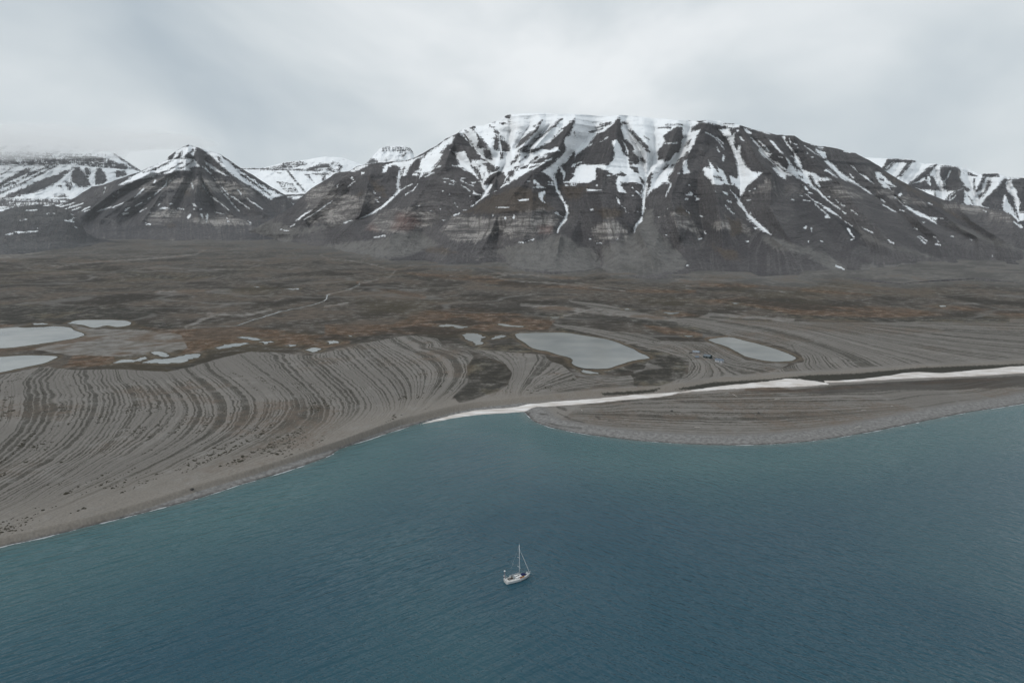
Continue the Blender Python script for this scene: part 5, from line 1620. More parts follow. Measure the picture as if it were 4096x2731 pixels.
# ------------------------------------------------------------------ the four huts
GRP = 'old wooden huts by the oval pond'
def planks(parent, L, z0, z1, y, mat, nm='plank', step=0.5):
    """vertical wall boards of one long side; every second board stands proud"""
    n = int(L / step)
    me = None
    for i in range(n):
        x0 = -L / 2 + i * L / n; x1 = x0 + L / n - 0.03
        box(nm, x0, x1, min(y, y + math.copysign(0.03 + 0.02 * (i % 2), y)), max(y, y + math.copysign(0.03 + 0.02 * (i % 2), y)), z0, z1, mat, parent)
def hut(px_a, px_b, width, wall_h, roof_h, label, wallm, roofm, trim, windows=(), door=None, ribs=0, chimney=None, gable_window=False, end_door=None, name='hut'):
    (xa, ya), (xb, yb) = [tuple(float(c) for c in at_ground(np.array(p[0]), np.array(p[1]))) for p in (px_a, px_b)]
    L = math.hypot(xb - xa, yb - ya); rz = math.atan2(yb - ya, xb - xa)
    ca, sa = math.cos(rz), math.sin(rz)
    mx, my = (xa + xb) / 2 - sa * width / 2, (ya + yb) / 2 + ca * width / 2
    gz_ = float(height(np.array([mx]), np.array([my]))[0])
    r = empty(name, (mx, my, gz_), rz, label, 'hut', GRP)
    h, w = wall_h, width / 2
    l = L / 2
    # walls with gables (body), foundation, boards on the long front
    v = [(-l, -w, -.3), (l, -w, -.3), (l, w, -.3), (-l, w, -.3), (-l, -w, h), (l, -w, h), (l, w, h), (-l, w, h), (-l, 0, h + roof_h), (l, 0, h + roof_h)]
    wall = mesh_obj('wall', v, [(0, 1, 5, 4), (2, 3, 7, 6), (1, 2, 6, 9, 5), (3, 0, 4, 8, 7), (0, 3, 2, 1), (4, 5, 9, 8), (6, 7, 8, 9)], wallm, r)
    planks(wall, L - 0.1, 0.0, h - 0.02, -w, wallm)
    box('sill_beam', -l - .05, l + .05, -w - .12, -w - .052, -.05, .14, trim, r)
    # roof: two slabs with overhang
    o, e, th = 0.35, 0.3, 0.09
    k = roof_h / w
    for s in (-1, 1):
        yo = s * (w + o); zo = h - o * k
        vs = [(-l - e, 0, h + roof_h + .02), (l + e, 0, h + roof_h + .02), (l + e, yo, zo + .02), (-l - e, yo, zo + .02)]
        vs += [(a, b, c + th) for a, b, c in vs]
        rf = mesh_obj('roof', vs, [(0, 1, 2, 3), (4, 7, 6, 5), (0, 4, 5, 1), (1, 5, 6, 2), (2, 6, 7, 3), (3, 7, 4, 0)], roofm, r)
        if s == -1 and ribs:
            for i in range(ribs):
                x0 = -l + (i + .5) * L / ribs
                q = [(x0 - .16, -.12, h + roof_h + .12), (x0 + .16, -.12, h + roof_h + .12), (x0 + .16, yo, zo + .13), (x0 - .16, yo, zo + .13)]
                q += [(a, b, c + .06) for a, b, c in q]
                mesh_obj('batten', q, [(0, 1, 2, 3), (4, 7, 6, 5), (0, 4, 5, 1), (1, 5, 6, 2), (2, 6, 7, 3), (3, 7, 4, 0)], M_batten, rf)
    for (x, z, ww, hh) in windows:
        f = box('window', x - ww / 2, x + ww / 2, -w - .13, -w - .085, z - hh / 2, z + hh / 2, trim, r)
        box('pane', x - ww / 2 + .07, x + ww / 2 - .07, -w - .16, -w - .132, z - hh / 2 + .07, z + hh / 2 - .07, M_glass, f)
    if door:
        x, ww, hh, dm = door
        d = box('door', x - ww / 2, x + ww / 2, -w - .13, -w - .085, .05, hh, dm, r)
        box('handle', x + ww / 2 - .16, x + ww / 2 - .08, -w - .18, -w - .132, hh * .5, hh * .5 + .1, M_dark, d)
    if gable_window:
        f = box('window', l + .004, l + .05, -.4, .4, h * .55, h * .55 + .7, trim, r)
        box('pane', l + .052, l + .07, -.32, .32, h * .55 + .08, h * .55 + .62, M_glass, f)
    if end_door:
        d = box('door', l + .004, l + .05, end_door[0], end_door[1], .05, end_door[2], end_door[3], r)
        box('handle', l + .052, l + .1, end_door[1] - .15, end_door[1] - .08, .9, 1.0, M_dark, d)
    if chimney:
        c = box('chimney', chimney - .18, chimney + .18, -.18, .18, h + roof_h - .25, h + roof_h + .75, M_dark, r)
        box('chimney_cap', chimney - .25, chimney + .25, -.25, .25, h + roof_h + .752, h + roof_h + .82, M_dark, c)
    return r
M_glass = plain('hut_glass', (0.05, 0.06, 0.07), 0.1, 0.5)
M_dark = plain('tarred_black', (0.02, 0.02, 0.02), 0.7)
M_batten = plain('roof_batten', (0.30, 0.34, 0.38), 0.6)
M_greywood = plain('weathered_boards', (0.22, 0.205, 0.20), 0.9, 0.1, 0.3)
M_green = plain('dark_green_boards', (0.030, 0.046, 0.046), 0.85, 0.1, 0.3)
M_white = plain('pale_boards', (0.40, 0.42, 0.45), 0.85, 0.1, 0.2)
M_roof1 = plain('grey_sheet_roof', (0.14, 0.165, 0.20), 0.6, 0.3, 0.2)
M_roof2 = plain('grey_felt_roof', (0.125, 0.15, 0.17), 0.8, 0.2, 0.25)
M_roof3 = plain('blue_grey_roof', (0.12, 0.15, 0.19), 0.8, 0.2, 0.25)
M_trimw = plain('pale_trim', (0.50, 0.48, 0.45), 0.8)
M_trimg = plain('grey_trim', (0.15, 0.145, 0.14), 0.9)
M_ochre = plain('worn_door', (0.26, 0.21, 0.18), 0.85, 0.1, 0.3)
hut((2770, 1413.6), (2796.5, 1416.2), 4.0, 1.9, 1.15, 'grey board hut with pale ribbed roof, farthest back of the four', M_greywood, M_roof1, M_trimg, windows=[(1.2, 1.1, .8, .6)], door=(-1.4, .8, 1.7, M_greywood), ribs=11)
hut((2812.5, 1430.5), (2838, 1434.8), 5.0, 2.3, 1.3, 'dark green hut with black chimney, between the other huts', M_green, M_roof2, M_trimw, windows=[(-1.5, 1.45, .75, 1.2), (2.2, 1.2, .7, 1.3)], door=(-.3, .85, 1.9, M_dark), chimney=0.2, gable_window=True)
hut((2781, 1434.6), (2795, 1435.4), 3.2, 1.9, .9, 'smallest grey hut standing in front of the ribbed-roof hut', M_trimg, M_roof3, M_trimw, door=(.9, .8, 1.6, M_greywood), end_door=(-.9, -.3, 1.7, M_trimw))
hut((2859.5, 1446), (2888.5, 1450.6), 3.8, 2.2, 1.1, 'pale whitish hut with blue-grey roof, nearest the oval pond', M_white, M_roof3, M_trimw, windows=[(-1.6, 1.1, .9, .7), (2.0, 1.1, .9, .7)], door=(1.0, .8, 1.8, M_roof1), end_door=(-1.2, -.4, 1.8, M_ochre))
# black mound of no particular material beside the rear hut
def heap(px, r, h, label, name, cat, mat, seed):
    x, y = [float(c) for c in at_ground(np.array(px[0]), np.array(px[1]))]
    z = float(height(np.array([x]), np.array([y]))[0])
    bm = bmesh.new(); bmesh.ops.create_icosphere(bm, subdivisions=3, radius=1)
    for v in bm.verts:
        k = 1 + 0.35 * float(fbm(np.array([v.co.x * 1.7 + seed]), np.array([v.co.y * 1.7 + v.co.z]), 3, seed)[0])
        v.co = (v.co.x * r[0] * k, v.co.y * r[1] * k, v.co.z * h * k)
    me = bpy.data.meshes.new(name); bm.to_mesh(me); bm.free(); me.materials.append(mat)
    ob = bpy.data.objects.new(name, me); C.objects.link(ob); ob.location = (x, y, z)
    tag(ob, label, cat)
heap((2763.5, 1412.5), (2.4, 1.3), 1.1, 'low black heap against the left end of the ribbed-roof hut', 'dark_heap', 'heap', M_dark, 4)

# ------------------------------------------------------------------ things washed up on the beach
M_log = plain('bleached_driftwood', (0.42, 0.40, 0.37), 0.9, 0.1, 0.25)
M_rock = plain('dark_boulder', (0.07, 0.068, 0.066), 0.95, 0.1, 0.3)
def at_low(u, v):
    x, y = at_z(np.array([u]), np.array([v]), 2.2)
    z = height(x, y)
    x, y = at_z(np.array([u]), np.array([v]), float(z[0]))
    return float(x[0]), float(y[0]), float(height(x, y)[0])
def log(t, a, b, r, label):
    pa, pb = pts(t, a)[0], pts(t, b)[0]
    A, B = at_low(*pa), at_low(*pb)
    A, B = np.array(A), np.array(B)
    rnd = random.Random(label)
    d = B - A
    path, rad = [], []
    for i in range(7):
        f = i / 6
        path.append(A - A + d * (f - .5) + np.array([rnd.uniform(-.05, .05), rnd.uniform(-.08, .08), r * 0.85 + rnd.uniform(0, .05)]))
        rad.append(r * (1.15 - .5 * f) * rnd.uniform(.9, 1.1))
    c = (A + B) / 2
    root = empty('driftwood_log', tuple(c), 0, label, 'driftwood', 'driftwood logs on the shingle point')
    tr = tube('trunk', path, rad, M_log, root, 9)
    for k in range(2):
        p = path[2 + 2 * k]
        q = p + np.array([rnd.uniform(-.4, .4), rnd.uniform(.2, .5), rnd.uniform(.2, .5)])
        tube('branch_stub', [p, (p + q) / 2 + np.array([0, 0, .05]), q], [r * .45, r * .3, r * .16], M_log, tr, 6)
log('M', '785,704', '822,700', .26, 'pale driftwood log near the snow bank at the middle of the point')
log('M', '710,756', '732,754', .18, 'short pale log lying alone below the snow bank log')
log('M', '280,878', '318,880', .20, 'pale log close to the left waterline of the point')
log('M', '1285,888', '1332,880', .24, 'pale log by the waterline right of the middle of the point')
log('M', '1515,748', '1530,747', .20, 'stubby pale log high on the right half of the point')
log('M', '1330,772', '1360,770', .16, 'thin log at mid-beach on the right half of the point')
log('M', '520,671', '550,688', .18, 'thin log slanting just below the lens-shaped snow bank')
log('M', '470,668', '500,664', .16, 'thin pale log left of the slanting one below the snow bank')
log('L', '1722,738', '1732,744', .16, 'tiny pale log on the left end of the point near the cove')
def boulder(px, r, label, seed):
    x, y, z = at_low(*px)
    bm = bmesh.new(); bmesh.ops.create_icosphere(bm, subdivisions=3, radius=1)
    for v in bm.verts:
        k = 1 + 0.45 * float(fbm(np.array([v.co.x * 1.3 + seed * 3]), np.array([v.co.y * 1.3 + v.co.z * 0.8]), 3, seed)[0])
        v.co = (v.co.x * r * 1.3 * k, v.co.y * r * k, (v.co.z * .8 + .35) * r * k)
    me = bpy.data.meshes.new('boulder'); bm.to_mesh(me); bm.free(); me.materials.append(M_rock)
    ob = bpy.data.objects.new('boulder', me); C.objects.link(ob); ob.location = (x, y, z)
    tag(ob, label, 'boulder', 'boulders on the beach')
boulder((768.6, 1970), .75, 'dark boulder alone on the shingle strip of the left beach', 3)
boulder(tuple(pts('M', '683,791')[0]), .8, 'dark boulder in the middle of the gravel point', 8)
boulder(tuple(pts('M', '137,778')[0]), .7, 'dark boulder on the left part of the gravel point', 12)

# ------------------------------------------------------------------ moss and saxifrage cushions that follow the swales
def clumps():
    r = np.random.default_rng(21)
    cand = np.where((amp > 0.6) & (fy < 640) & (pu > -150) & (pu < 4250) & (bw > 0.97))[0]
    dens = vnoise(phi[cand] / 3.1, phi[cand] * 0, 301) + 0.8 * fbm(fx[cand] / 30, fy[cand] / 30, 3, 311)
    cand = cand[dens > 0.84]
    pick = r.choice(cand, min(2600, len(cand)), replace=False)
    n = 7
    ang = np.linspace(0, 2 * math.pi, n, endpoint=False)
    x = fx[pick] + r.uniform(-1.2, 1.2, len(pick)); y = fy[pick] + r.uniform(-1.2, 1.2, len(pick))
    rad = r.gamma(2.2, 0.16, len(pick)) + 0.12
    z = height(x, y)
    el = r.uniform(0.6, 1.5, len(pick))
    ring = np.stack([x[:, None] + rad[:, None] * np.cos(ang) * el[:, None], y[:, None] + rad[:, None] * np.sin(ang), np.repeat(z[:, None] - 0.1, n, 1)], -1)
    ring[:, :, :2] += r.normal(0, 0.12, ring[:, :, :2].shape) * rad[:, None, None]
    mid = ring.copy(); mid[:, :, 0] = x[:, None] + (ring[:, :, 0] - x[:, None]) * .6; mid[:, :, 1] = y[:, None] + (ring[:, :, 1] - y[:, None]) * .6
    mid[:, :, 2] = z[:, None] + rad[:, None] * 0.30
    top = np.stack([x, y, z + rad * 0.40], -1)[:, None]
    V = np.concatenate([ring, mid, top], 1).reshape(-1, 3)
    b = (np.arange(len(pick)) * (2 * n + 1))[:, None, None]
    k = np.arange(n); k2 = (k + 1) % n
    tri = np.concatenate([np.stack([k, k2, n + k2], -1), np.stack([k, n + k2, n + k], -1), np.stack([n + k, n + k2, np.full(n, 2 * n)], -1)])[None] + b
    tri = tri.reshape(-1, 3)
    me = bpy.data.meshes.new('moss_clumps')
    me.vertices.add(len(V)); me.vertices.foreach_set('co', V.astype(np.float32).ravel())
    me.loops.add(tri.size); me.loops.foreach_set('vertex_index', tri.ravel().astype(np.int32))
    me.polygons.add(len(tri)); me.polygons.foreach_set('loop_start', np.arange(0, tri.size, 3, dtype=np.int32)); me.polygons.foreach_set('loop_total', np.full(len(tri), 3, dtype=np.int32))
    me.polygons.foreach_set('use_smooth', np.ones(len(tri), bool)); me.update(calc_edges=True)
    me.materials.append(plain('moss_cushion', (0.046, 0.042, 0.032), 0.95, 0.05, 0.45, 0.2))
    ob = bpy.data.objects.new('moss_clumps', me); C.objects.link(ob)
    tag(ob, 'dark cushions of moss dotted along the old beach ridges', kind='stuff')
clumps()

# ------------------------------------------------------------------ sailing boat
def boat():
    sx, sy = at_z(np.array(2025.0), np.array(2331.0), 0.0); bx_, by_ = at_z(np.array(2115.5), np.array(2304.0), 0.0)
    sx, sy, bx_, by_ = map(float, (sx, sy, bx_, by_))
    LWL = math.hypot(bx_ - sx, by_ - sy); rz = math.atan2(by_ - sy, bx_ - sx)
    print('BOAT waterline length', LWL, 'heading', math.degrees(rz), 'at', sx, sy)
    k = LWL / 10.0          # built 10 m on the waterline, then scaled
    root = empty('sailing_boat', ((sx + bx_) / 2, (sy + by_) / 2, 0), rz, 'white sailing yacht with bare mast lying at anchor in the bay', 'sailing boat')
    root.scale = (k, k, k)
    white = plain('boat_gelcoat', (0.74, 0.74, 0.73), 0.3, 0.5, 0.05)
    cream = plain('boat_deck', (0.62, 0.62, 0.60), 0.6, 0.3, 0.06)
    teak = plain('cockpit_teak', (0.28, 0.26, 0.22), 0.8, 0.2, 0.2)
    red = plain('antifouling', (0.16, 0.035, 0.03), 0.6)
    alu = plain('mast_alloy', (0.62, 0.64, 0.66), 0.35, 0.5, 0.05, metal=0.3)
    steel = plain('steel_rail', (0.55, 0.56, 0.57), 0.3, 0.5, 0.05, metal=0.6)
    blue = plain('navy_cloth', (0.012, 0.018, 0.075), 0.85, 0.1, 0.2)
    grey = plain('grey_sailcloth', (0.30, 0.32, 0.34), 0.85, 0.1, 0.12)
    sail = plain('white_sailcloth', (0.66, 0.67, 0.68), 0.8, 0.1, 0.1)
    glass = plain('smoked_window', (0.02, 0.022, 0.025), 0.15, 0.5)
    black = plain('black_gear', (0.02, 0.02, 0.022), 0.6)
    st = np.linspace(-5.35, 5.55, 29)
    def half(x):
        f = (x + 5.35) / 10.9
        return 1.82 * (1 - max(0, (f - .48) / .52) ** 2.1) * (0.74 + 0.26 * math.sin(min(f / .45, 1) * math.pi / 2)) if f < 1 else 0.02
    def sheer(x): return 1.02 + 0.30 * ((x + 5.35) / 10.9) ** 1.6
    # hull
    prof = [(1.0, 1.0), (0.985, .72), (0.955, .40), (0.90, .16), (0.84, 0.02), (0.70, -0.22), (0.35, -.5), (0.0, -.62)]
    def ring(x):
        h = max(half(x), .02); s = sheer(x); f = (x + 5.35) / 10.9
        fl = 1 - .28 * max(0, f - .5) / .5
        out = []
        for (a, b) in prof:
            z = b * s if b > 0 else b * (1 - max(0, f - .75) * 3.2) * (0.35 + .65 * min(1, f / .25))
            a2 = a * (1 - (1 - max(b, 0)) * (1 - fl) * 1.3) if b < 1 else a
            out.append((x - max(0, f - .8) * (1 - max(b, 0)) * 3.4 * (1 if b < 1 else 0), a2 * h, z))
        return out
    V, Fc = [], []
    n = len(prof)
    for x in st:
        r = ring(x)
        V += [(a, -b, c) for a, b, c in r] + [(a, b, c) for a, b, c in r[:-1]][::-1]
    m = 2 * n - 1
    for i in range(len(st) - 1):
        for j in range(m - 1):
            Fc.append((i * m + j, i * m + j + 1, (i + 1) * m + j + 1, (i + 1) * m + j))
    Fc.append(tuple(range(m)))
    hull = mesh_obj('hull', V, Fc, white, root, True)
    hull.data.materials.append(red)
    for p in hull.data.polygons:
        if p.center.z < 0.09: p.material_index = 1
    # dark stripe and short name mark on the quarter
    for s in (-1, 1):
        pth = [(x, s * (half(x) * .992 + .012), sheer(x) * .82) for x in st[2:-2]]
        tube('rubbing_strake', pth, .022, plain('grey_strake', (0.35, 0.35, 0.36), 0.5), hull, 5)
    # deck with an open cockpit
    cx0, cx1, cw = -4.3, -1.9, .78
    V, Fc = [], []
    ys = [-1, -.9, None, None, .9, 1]
    for x in st:
        h = max(half(x) - .03, .015); z = sheer(x) + .015
        c = min(cw, h * .8)
        for yy, dz in ((-h, 0), (-h * .9, .02), (-c, .05), (0, .06), (c, .05), (h * .9, .02), (h, 0)):
            V.append((x, yy, z + dz))
    for i in range(len(st) - 1):
        xm = (st[i] + st[i + 1]) / 2
        for j in range(6):
            if cx0 < xm < cx1 and j in (2, 3): continue
            Fc.append((i * 7 + j, i * 7 + j + 1, (i + 1) * 7 + j + 1, (i + 1) * 7 + j))
    mesh_obj('deck', V, Fc, cream, root)
    ck = box('cockpit_floor', -4.5, -1.75, -.82, .82, .45, .55, teak, root)
    for s in (-1, 1):
        box('bench', -4.3, -1.9, min(s * .42, s * .79), max(s * .42, s * .79), .552, .86, teak, ck)
        box('coaming', -4.35, -1.4, min(s * .80, s * .95), max(s * .80, s * .95), 1.04, 1.36, cream, root, .03)
    # coachroof
    cs = [(-1.75, .98, .40), (-1.0, 1.02, .50), (0.2, .98, .50), (1.2, .80, .42), (2.2, .52, .22), (2.7, .36, .03)]
    V, Fc = [], []
    for x, w, h in cs:
        z = sheer(x) + .04
        V += [(x, -w - .1, z - .05), (x, -w, z + h * .85), (x, -w * .6, z + h), (x, w * .6, z + h), (x, w, z + h * .85), (x, w + .1, z - .05)]
    for i in range(len(cs) - 1):
        for j in range(5): Fc.append((i * 6 + j, i * 6 + j + 1, i * 6 + 7 + j, i * 6 + 6 + j))
    Fc += [tuple(range(6)), tuple(30 + j for j in range(6))]
    roof = mesh_obj('cabin', V, Fc, white, root)
    for s in (-1, 1):
        for x0 in (-1.4, -.45, .5):
            z = sheer(x0) + .14
            w0 = 1.075 - (.05 if x0 > .4 else 0)
            mesh_obj('window', [(x0, s * (w0 + .02), z), (x0 + .7, s * (w0 + .0), z), (x0 + .62, s * (w0 - .045), z + .2), (x0 + .08, s * (w0 - .03), z + .2),
                                (x0, s * (w0 - .06), z), (x0 + .7, s * (w0 - .08), z), (x0 + .62, s * (w0 - .12), z + .2), (x0 + .08, s * (w0 - .11), z + .2)],
                     [(0, 1, 2, 3), (4, 7, 6, 5), (0, 4, 5, 1), (1, 5, 6, 2), (2, 6, 7, 3), (3, 7, 4, 0)], glass, roof)
    for x0, y0 in ((-.9, -.35), (-.2, -.35), (.35, .0)):
        z = sheer(x0) + .04 + .50
        box('hatch', x0, x0 + .5, y0, y0 + .5, z - .02, z + .05, glass, roof, .015)
    # spray hood
    V, Fc = [], []
    for i in range(5):
        f = i / 4; x = -2.35 + 1.25 * f; hh = .78 * math.sin(math.pi * (.5 - .42 * f)) ; 
        for j in range(9):
            a = math.pi * j / 8
            V.append((x, -1.0 * math.cos(a), sheer(x) + .25 + max(hh, .28) * math.sin(a) ** .7))
    for i in range(4):
        for j in range(8): Fc.append((i * 9 + j, i * 9 + j + 1, i * 9 + 10 + j, i * 9 + 9 + j))
    sh = mesh_obj('spray_hood', V, Fc, grey, root, True)
    md = sh.modifiers.new('thick', 'SOLIDIFY'); md.thickness = .03
    # rig
    H = 13.9
    mx = .75
    mast = tube('mast', [(mx, 0, 1.3), (mx, 0, 5), (mx - .02, 0, 9), (mx - .08, 0, H)], [.12, .12, .11, .08], alu, root, 10)
    tube('masthead_aerial', [(mx - .08, 0, H), (mx - .08, 0, H + .55)], .02, alu, mast, 5)
    for z, wd in ((4.9, 1.15), (8.6, .95)):
        for s in (-1, 1):
            tube('spreader', [(mx, 0, z), (mx - .22, s * wd, z + .12)], [.06, .045], alu, mast, 6)
    boom = tube('boom', [(mx - .1, 0, 2.35), (-3.6, .12, 2.35)], .09, alu, root, 8)
    pth, rad = [], []
    for i in range(13):
        f = i / 12
        pth.append((mx - .15 - 3.9 * f, .12 * f, 2.58 + .05 * math.sin(i * 2.1))); rad.append(.20 - .06 * f + .02 * math.sin(i * 1.7))
    tube('furled_mainsail', pth, rad, grey, boom, 8)
    for i in range(5):
        x = mx - .5 - .75 * i
        tube('sail_tie', [(x, -.2, 2.55), (x, 0, 2.8), (x, .22, 2.55)], .025, black, boom, 5)
    tube('kicker', [(mx - .05, 0, 1.55), (mx - 1.2, .02, 2.28)], .04, alu, boom, 6)
    bow = (5.35, 0, sheer(5.4) + .05)
    top = (mx + .05, 0, 12.2)
    fp, fr = [], []
    for i in range(15):
        f = i / 14
        fp.append(tuple(np.array(bow) * (1 - f) + np.array(top) * f)); fr.append(.035 + .085 * math.sin(math.pi * min(f * 1.06 + .06, 1)) ** .6 if .05 < f < .96 else .03)
    tube('furled_foresail', fp, fr, sail, root, 8)
    wire = .006
    for s in (-1, 1):
        for z, wd in ((H - .4, .95), (8.6, 1.15)):
            tube('shroud', [(mx - .15, s * 1.62, sheer(mx)), (mx - .2, s * 1.13, 5.0)] + ([(mx - .2, s * .93, 8.7)] if z > 10 else []) + [(mx - .05, 0, z)], wire, steel, mast, 4)
        tube('backstay', [(-5.2, s * 1.1, sheer(-5.2)), (-3.2, s * .2, 4.5), (mx - .1, 0, H - .1)], wire, steel, mast, 4)
    # rails
    def rail(name, pts_, rr=.025): return tube(name, pts_, rr, steel, root, 6)
    e = lambda x, s, z: (x, s * (half(x) - .06), sheer(x) + z)
    pul = rail('pulpit', [e(4.2, -1, .62), e(4.8, -1, .66), (5.6, -.18, sheer(5.4) + .72), (5.75, 0, sheer(5.4) + .72), (5.6, .18, sheer(5.4) + .72), e(4.8, 1, .66), e(4.2, 1, .62)], .03)
    for x, s in ((4.25, -1), (4.25, 1), (5.0, -1), (5.0, 1)): tube('rail_post', [e(x, s, 0), e(x, s, .63)], .025, steel, pul, 5)
    psh = rail('pushpit', [e(-4.1, -1, .62), e(-5.0, -1, .64), (-5.3, -.9, 1.68), (-5.3, .9, 1.68), e(-5.0, 1, .64), e(-4.1, 1, .62)], .03)
    for x, s in ((-4.15, -1), (-4.15, 1), (-5.1, -1), (-5.1, 1)): tube('rail_post', [e(x, s, 0), e(x, s, .63)], .025, steel, psh, 5)
    for s in (-1, 1):
        xs = [-4.1, -2.6, -1.0, .8, 2.5, 4.2]
        for x in xs[1:-1]: rail('stanchion', [e(x, s, 0), e(x, s, .62)], .018)
        rail('guard_wire', [e(x, s, .61) for x in xs], .010)
    # stern gear: pole with radar dome, aerial dome, wind turbine post, life ring, outboard
    p = tube('radar_pole', [(-5.1, 1.0, 1.0), (-5.1, 1.0, 4.3)], .05, plain('reddish_pole', (0.32, 0.14, 0.13), 0.6), root, 8)
    ball('radar_dome', (-5.1, 1.0, 4.45), (.34, .34, .22), white, p)
    tube('pole_brace', [(-5.1, 1.0, 2.6), (-4.5, 1.25, 1.1)], .025, steel, p, 5)
    q = tube('aerial_pole', [(-5.25, 1.2, 1.0), (-5.25, 1.2, 2.35)], .04, plain('reddish_pole', (0.32, 0.14, 0.13)), root, 8)
    ball('aerial_dome', (-5.25, 1.2, 2.45), (.22, .22, .16), white, q)
    tube('flag_staff', [(-3.9, 1.1, 1.2), (-4.7, 1.3, 2.8)], .03, white, root, 6)
    lr = bmesh.new()
    ring_v = []
    tv, tf = [], []
    for i in range(14):
        a = 2 * math.pi * i / 14
        for j in range(6):
            b = 2 * math.pi * j / 6
            tv.append((-5.42 + .08 * math.sin(b), .75 + (.3 + .08 * math.cos(b)) * math.cos(a), 1.45 + (.3 + .08 * math.cos(b)) * math.sin(a)))
            tf.append((i * 6 + j, i * 6 + (j + 1) % 6, ((i + 1) % 14) * 6 + (j + 1) % 6, ((i + 1) % 14) * 6 + j))
    lr.free()
    mesh_obj('life_ring', tv, tf, white, root, True)
    ob_ = box('outboard_motor', -5.55, -5.25, -.75, -.45, 1.35, 1.85, white, root, .06)
    tube('outboard_shaft', [(-5.42, -.6, 1.36), (-5.45, -.6, .75)], .05, black, ob_, 6)
    # steering wheel and pedestal
    ped = box('steering_pedestal', -3.75, -3.55, -.12, .12, .552, 1.35, white, root, .03)
    tv, tf = [], []
    for i in range(20):
        a = 2 * math.pi * i / 20
        for j in range(5):
            b = 2 * math.pi * j / 5
            tv.append((-3.84 + .025 * math.sin(b), (.45 + .025 * math.cos(b)) * math.cos(a), 1.25 + (.45 + .025 * math.cos(b)) * math.sin(a)))
            tf.append((i * 5 + j, i * 5 + (j + 1) % 5, ((i + 1) % 20) * 5 + (j + 1) % 5, ((i + 1) % 20) * 5 + j))
    wh = mesh_obj('steering_wheel', tv, tf, black, ped, True)
    for i in range(3):
        a = math.pi * i / 3
        tube('spoke', [(-3.84, -.43 * math.cos(a), 1.25 - .43 * math.sin(a)), (-3.84, .43 * math.cos(a), 1.25 + .43 * math.sin(a))], .014, black, wh, 5)
    # anchor and roller
    an = tube('anchor_roller', [(5.2, 0, sheer(5.2) + .06), (5.85, 0, sheer(5.2) + .02)], .06, steel, root, 6)
    tube('anchor_rode', [(5.85, 0, 1.25), (7.0, .3, .3), (7.6, .45, -.1)], .016, steel, an, 5)
    box('bow_locker', 3.9, 4.5, -.32, .32, sheer(4.2) + .06, sheer(4.2) + .5, white, root, .05)

    Mt = root.matrix_basis
    def world_at(p):
        c, s = math.cos(rz), math.sin(rz)
        return (root.location[0] + k * (c * p[0] - s * p[1]), root.location[1] + k * (s * p[0] + c * p[1]), k * p[2])
    # navy dinghy lashed upside down on the foredeck
    dn = empty('dinghy', world_at((2.55, 0, sheer(2.5) + .05)), rz, 'navy blue covered dinghy lashed on the foredeck of the yacht', 'dinghy')
    dn.scale = (k, k, k)
    V, Fc = [], []
    sts = [(-1.25, .55, .25), (-1.15, .74, .42), (-.5, .82, .52), (.3, .80, .50), (.85, .62, .42), (1.2, .34, .32), (1.35, .12, .16)]
    for x, w, h in sts:
        for j in range(9):
            a = math.pi * j / 8
            V.append((x, -w * math.cos(a), (.03 if j in (0, 8) else h * math.sin(a) ** .55) + .18 * max(0, 1 - abs(x + .2)) * (1 if 0 < j < 8 else 0)))
    for i in range(len(sts) - 1):
        for j in range(8): Fc.append((i * 9 + j, i * 9 + j + 1, i * 9 + 10 + j, i * 9 + 9 + j))
    Fc += [tuple(range(9)), tuple((len(sts) - 1) * 9 + j for j in range(9))]
    cv = mesh_obj('cover', V, Fc, blue, dn, True)
    for x in (-.7, .5):
        tube('lashing', [(x, -.86, .02), (x, -.7, .42), (x, 0, .66), (x, .7, .42), (x, .86, .02)], .02, black, cv, 5)
    for s in (-1, 1): tube('rubbing_band', [(-1.25, s * .56, .05), (-.5, s * .84, .05), (.3, s * .82, .05), (.9, s * .62, .05), (1.35, s * .1, .05)], .03, grey, cv, 5)
    # fuel cans along the starboard side deck
    cols = [('yellow', (0.62, 0.36, 0.04)), ('orange', (0.55, 0.16, 0.03)), ('yellow', (0.62, 0.36, 0.04)), ('red', (0.42, 0.05, 0.03)), ('orange', (0.55, 0.16, 0.03))]
    words = ['yellow fuel can at the forward end of the can row on the yacht', 'orange fuel can second from the bow in the row on deck', 'yellow fuel can in the middle of the row on the yacht deck',
             'red fuel can on the yacht side deck, second from the aft end', 'orange fuel can at the aft end of the row on the yacht']
    for i, (nm, c) in enumerate(cols):
        x = 2.0 - .42 * i
        y = -(half(x) - .30)
        m = plain('fuel_can_' + nm, c, 0.5)
        cn = empty('fuel_can', world_at((x, y, sheer(x) + .03)), rz, words[i], 'fuel can', 'fuel cans on the side deck')
        cn.scale = (k, k, k)
        b = box('can_body', -.17, .17, -.11, .11, 0, .42, m, cn, .03)
        tube('can_handle', [(-.1, 0, .41), (-.08, 0, .49), (.04, 0, .49), (.06, 0, .41)], .02, m, cn, 5)
        tube('can_cap', [(.11, 0, .41), (.12, 0, .47)], .035, black, cn, 6)
    # helmsman
    person(world_at((-3.0, -.45, .552)), rz + math.radians(175), k)

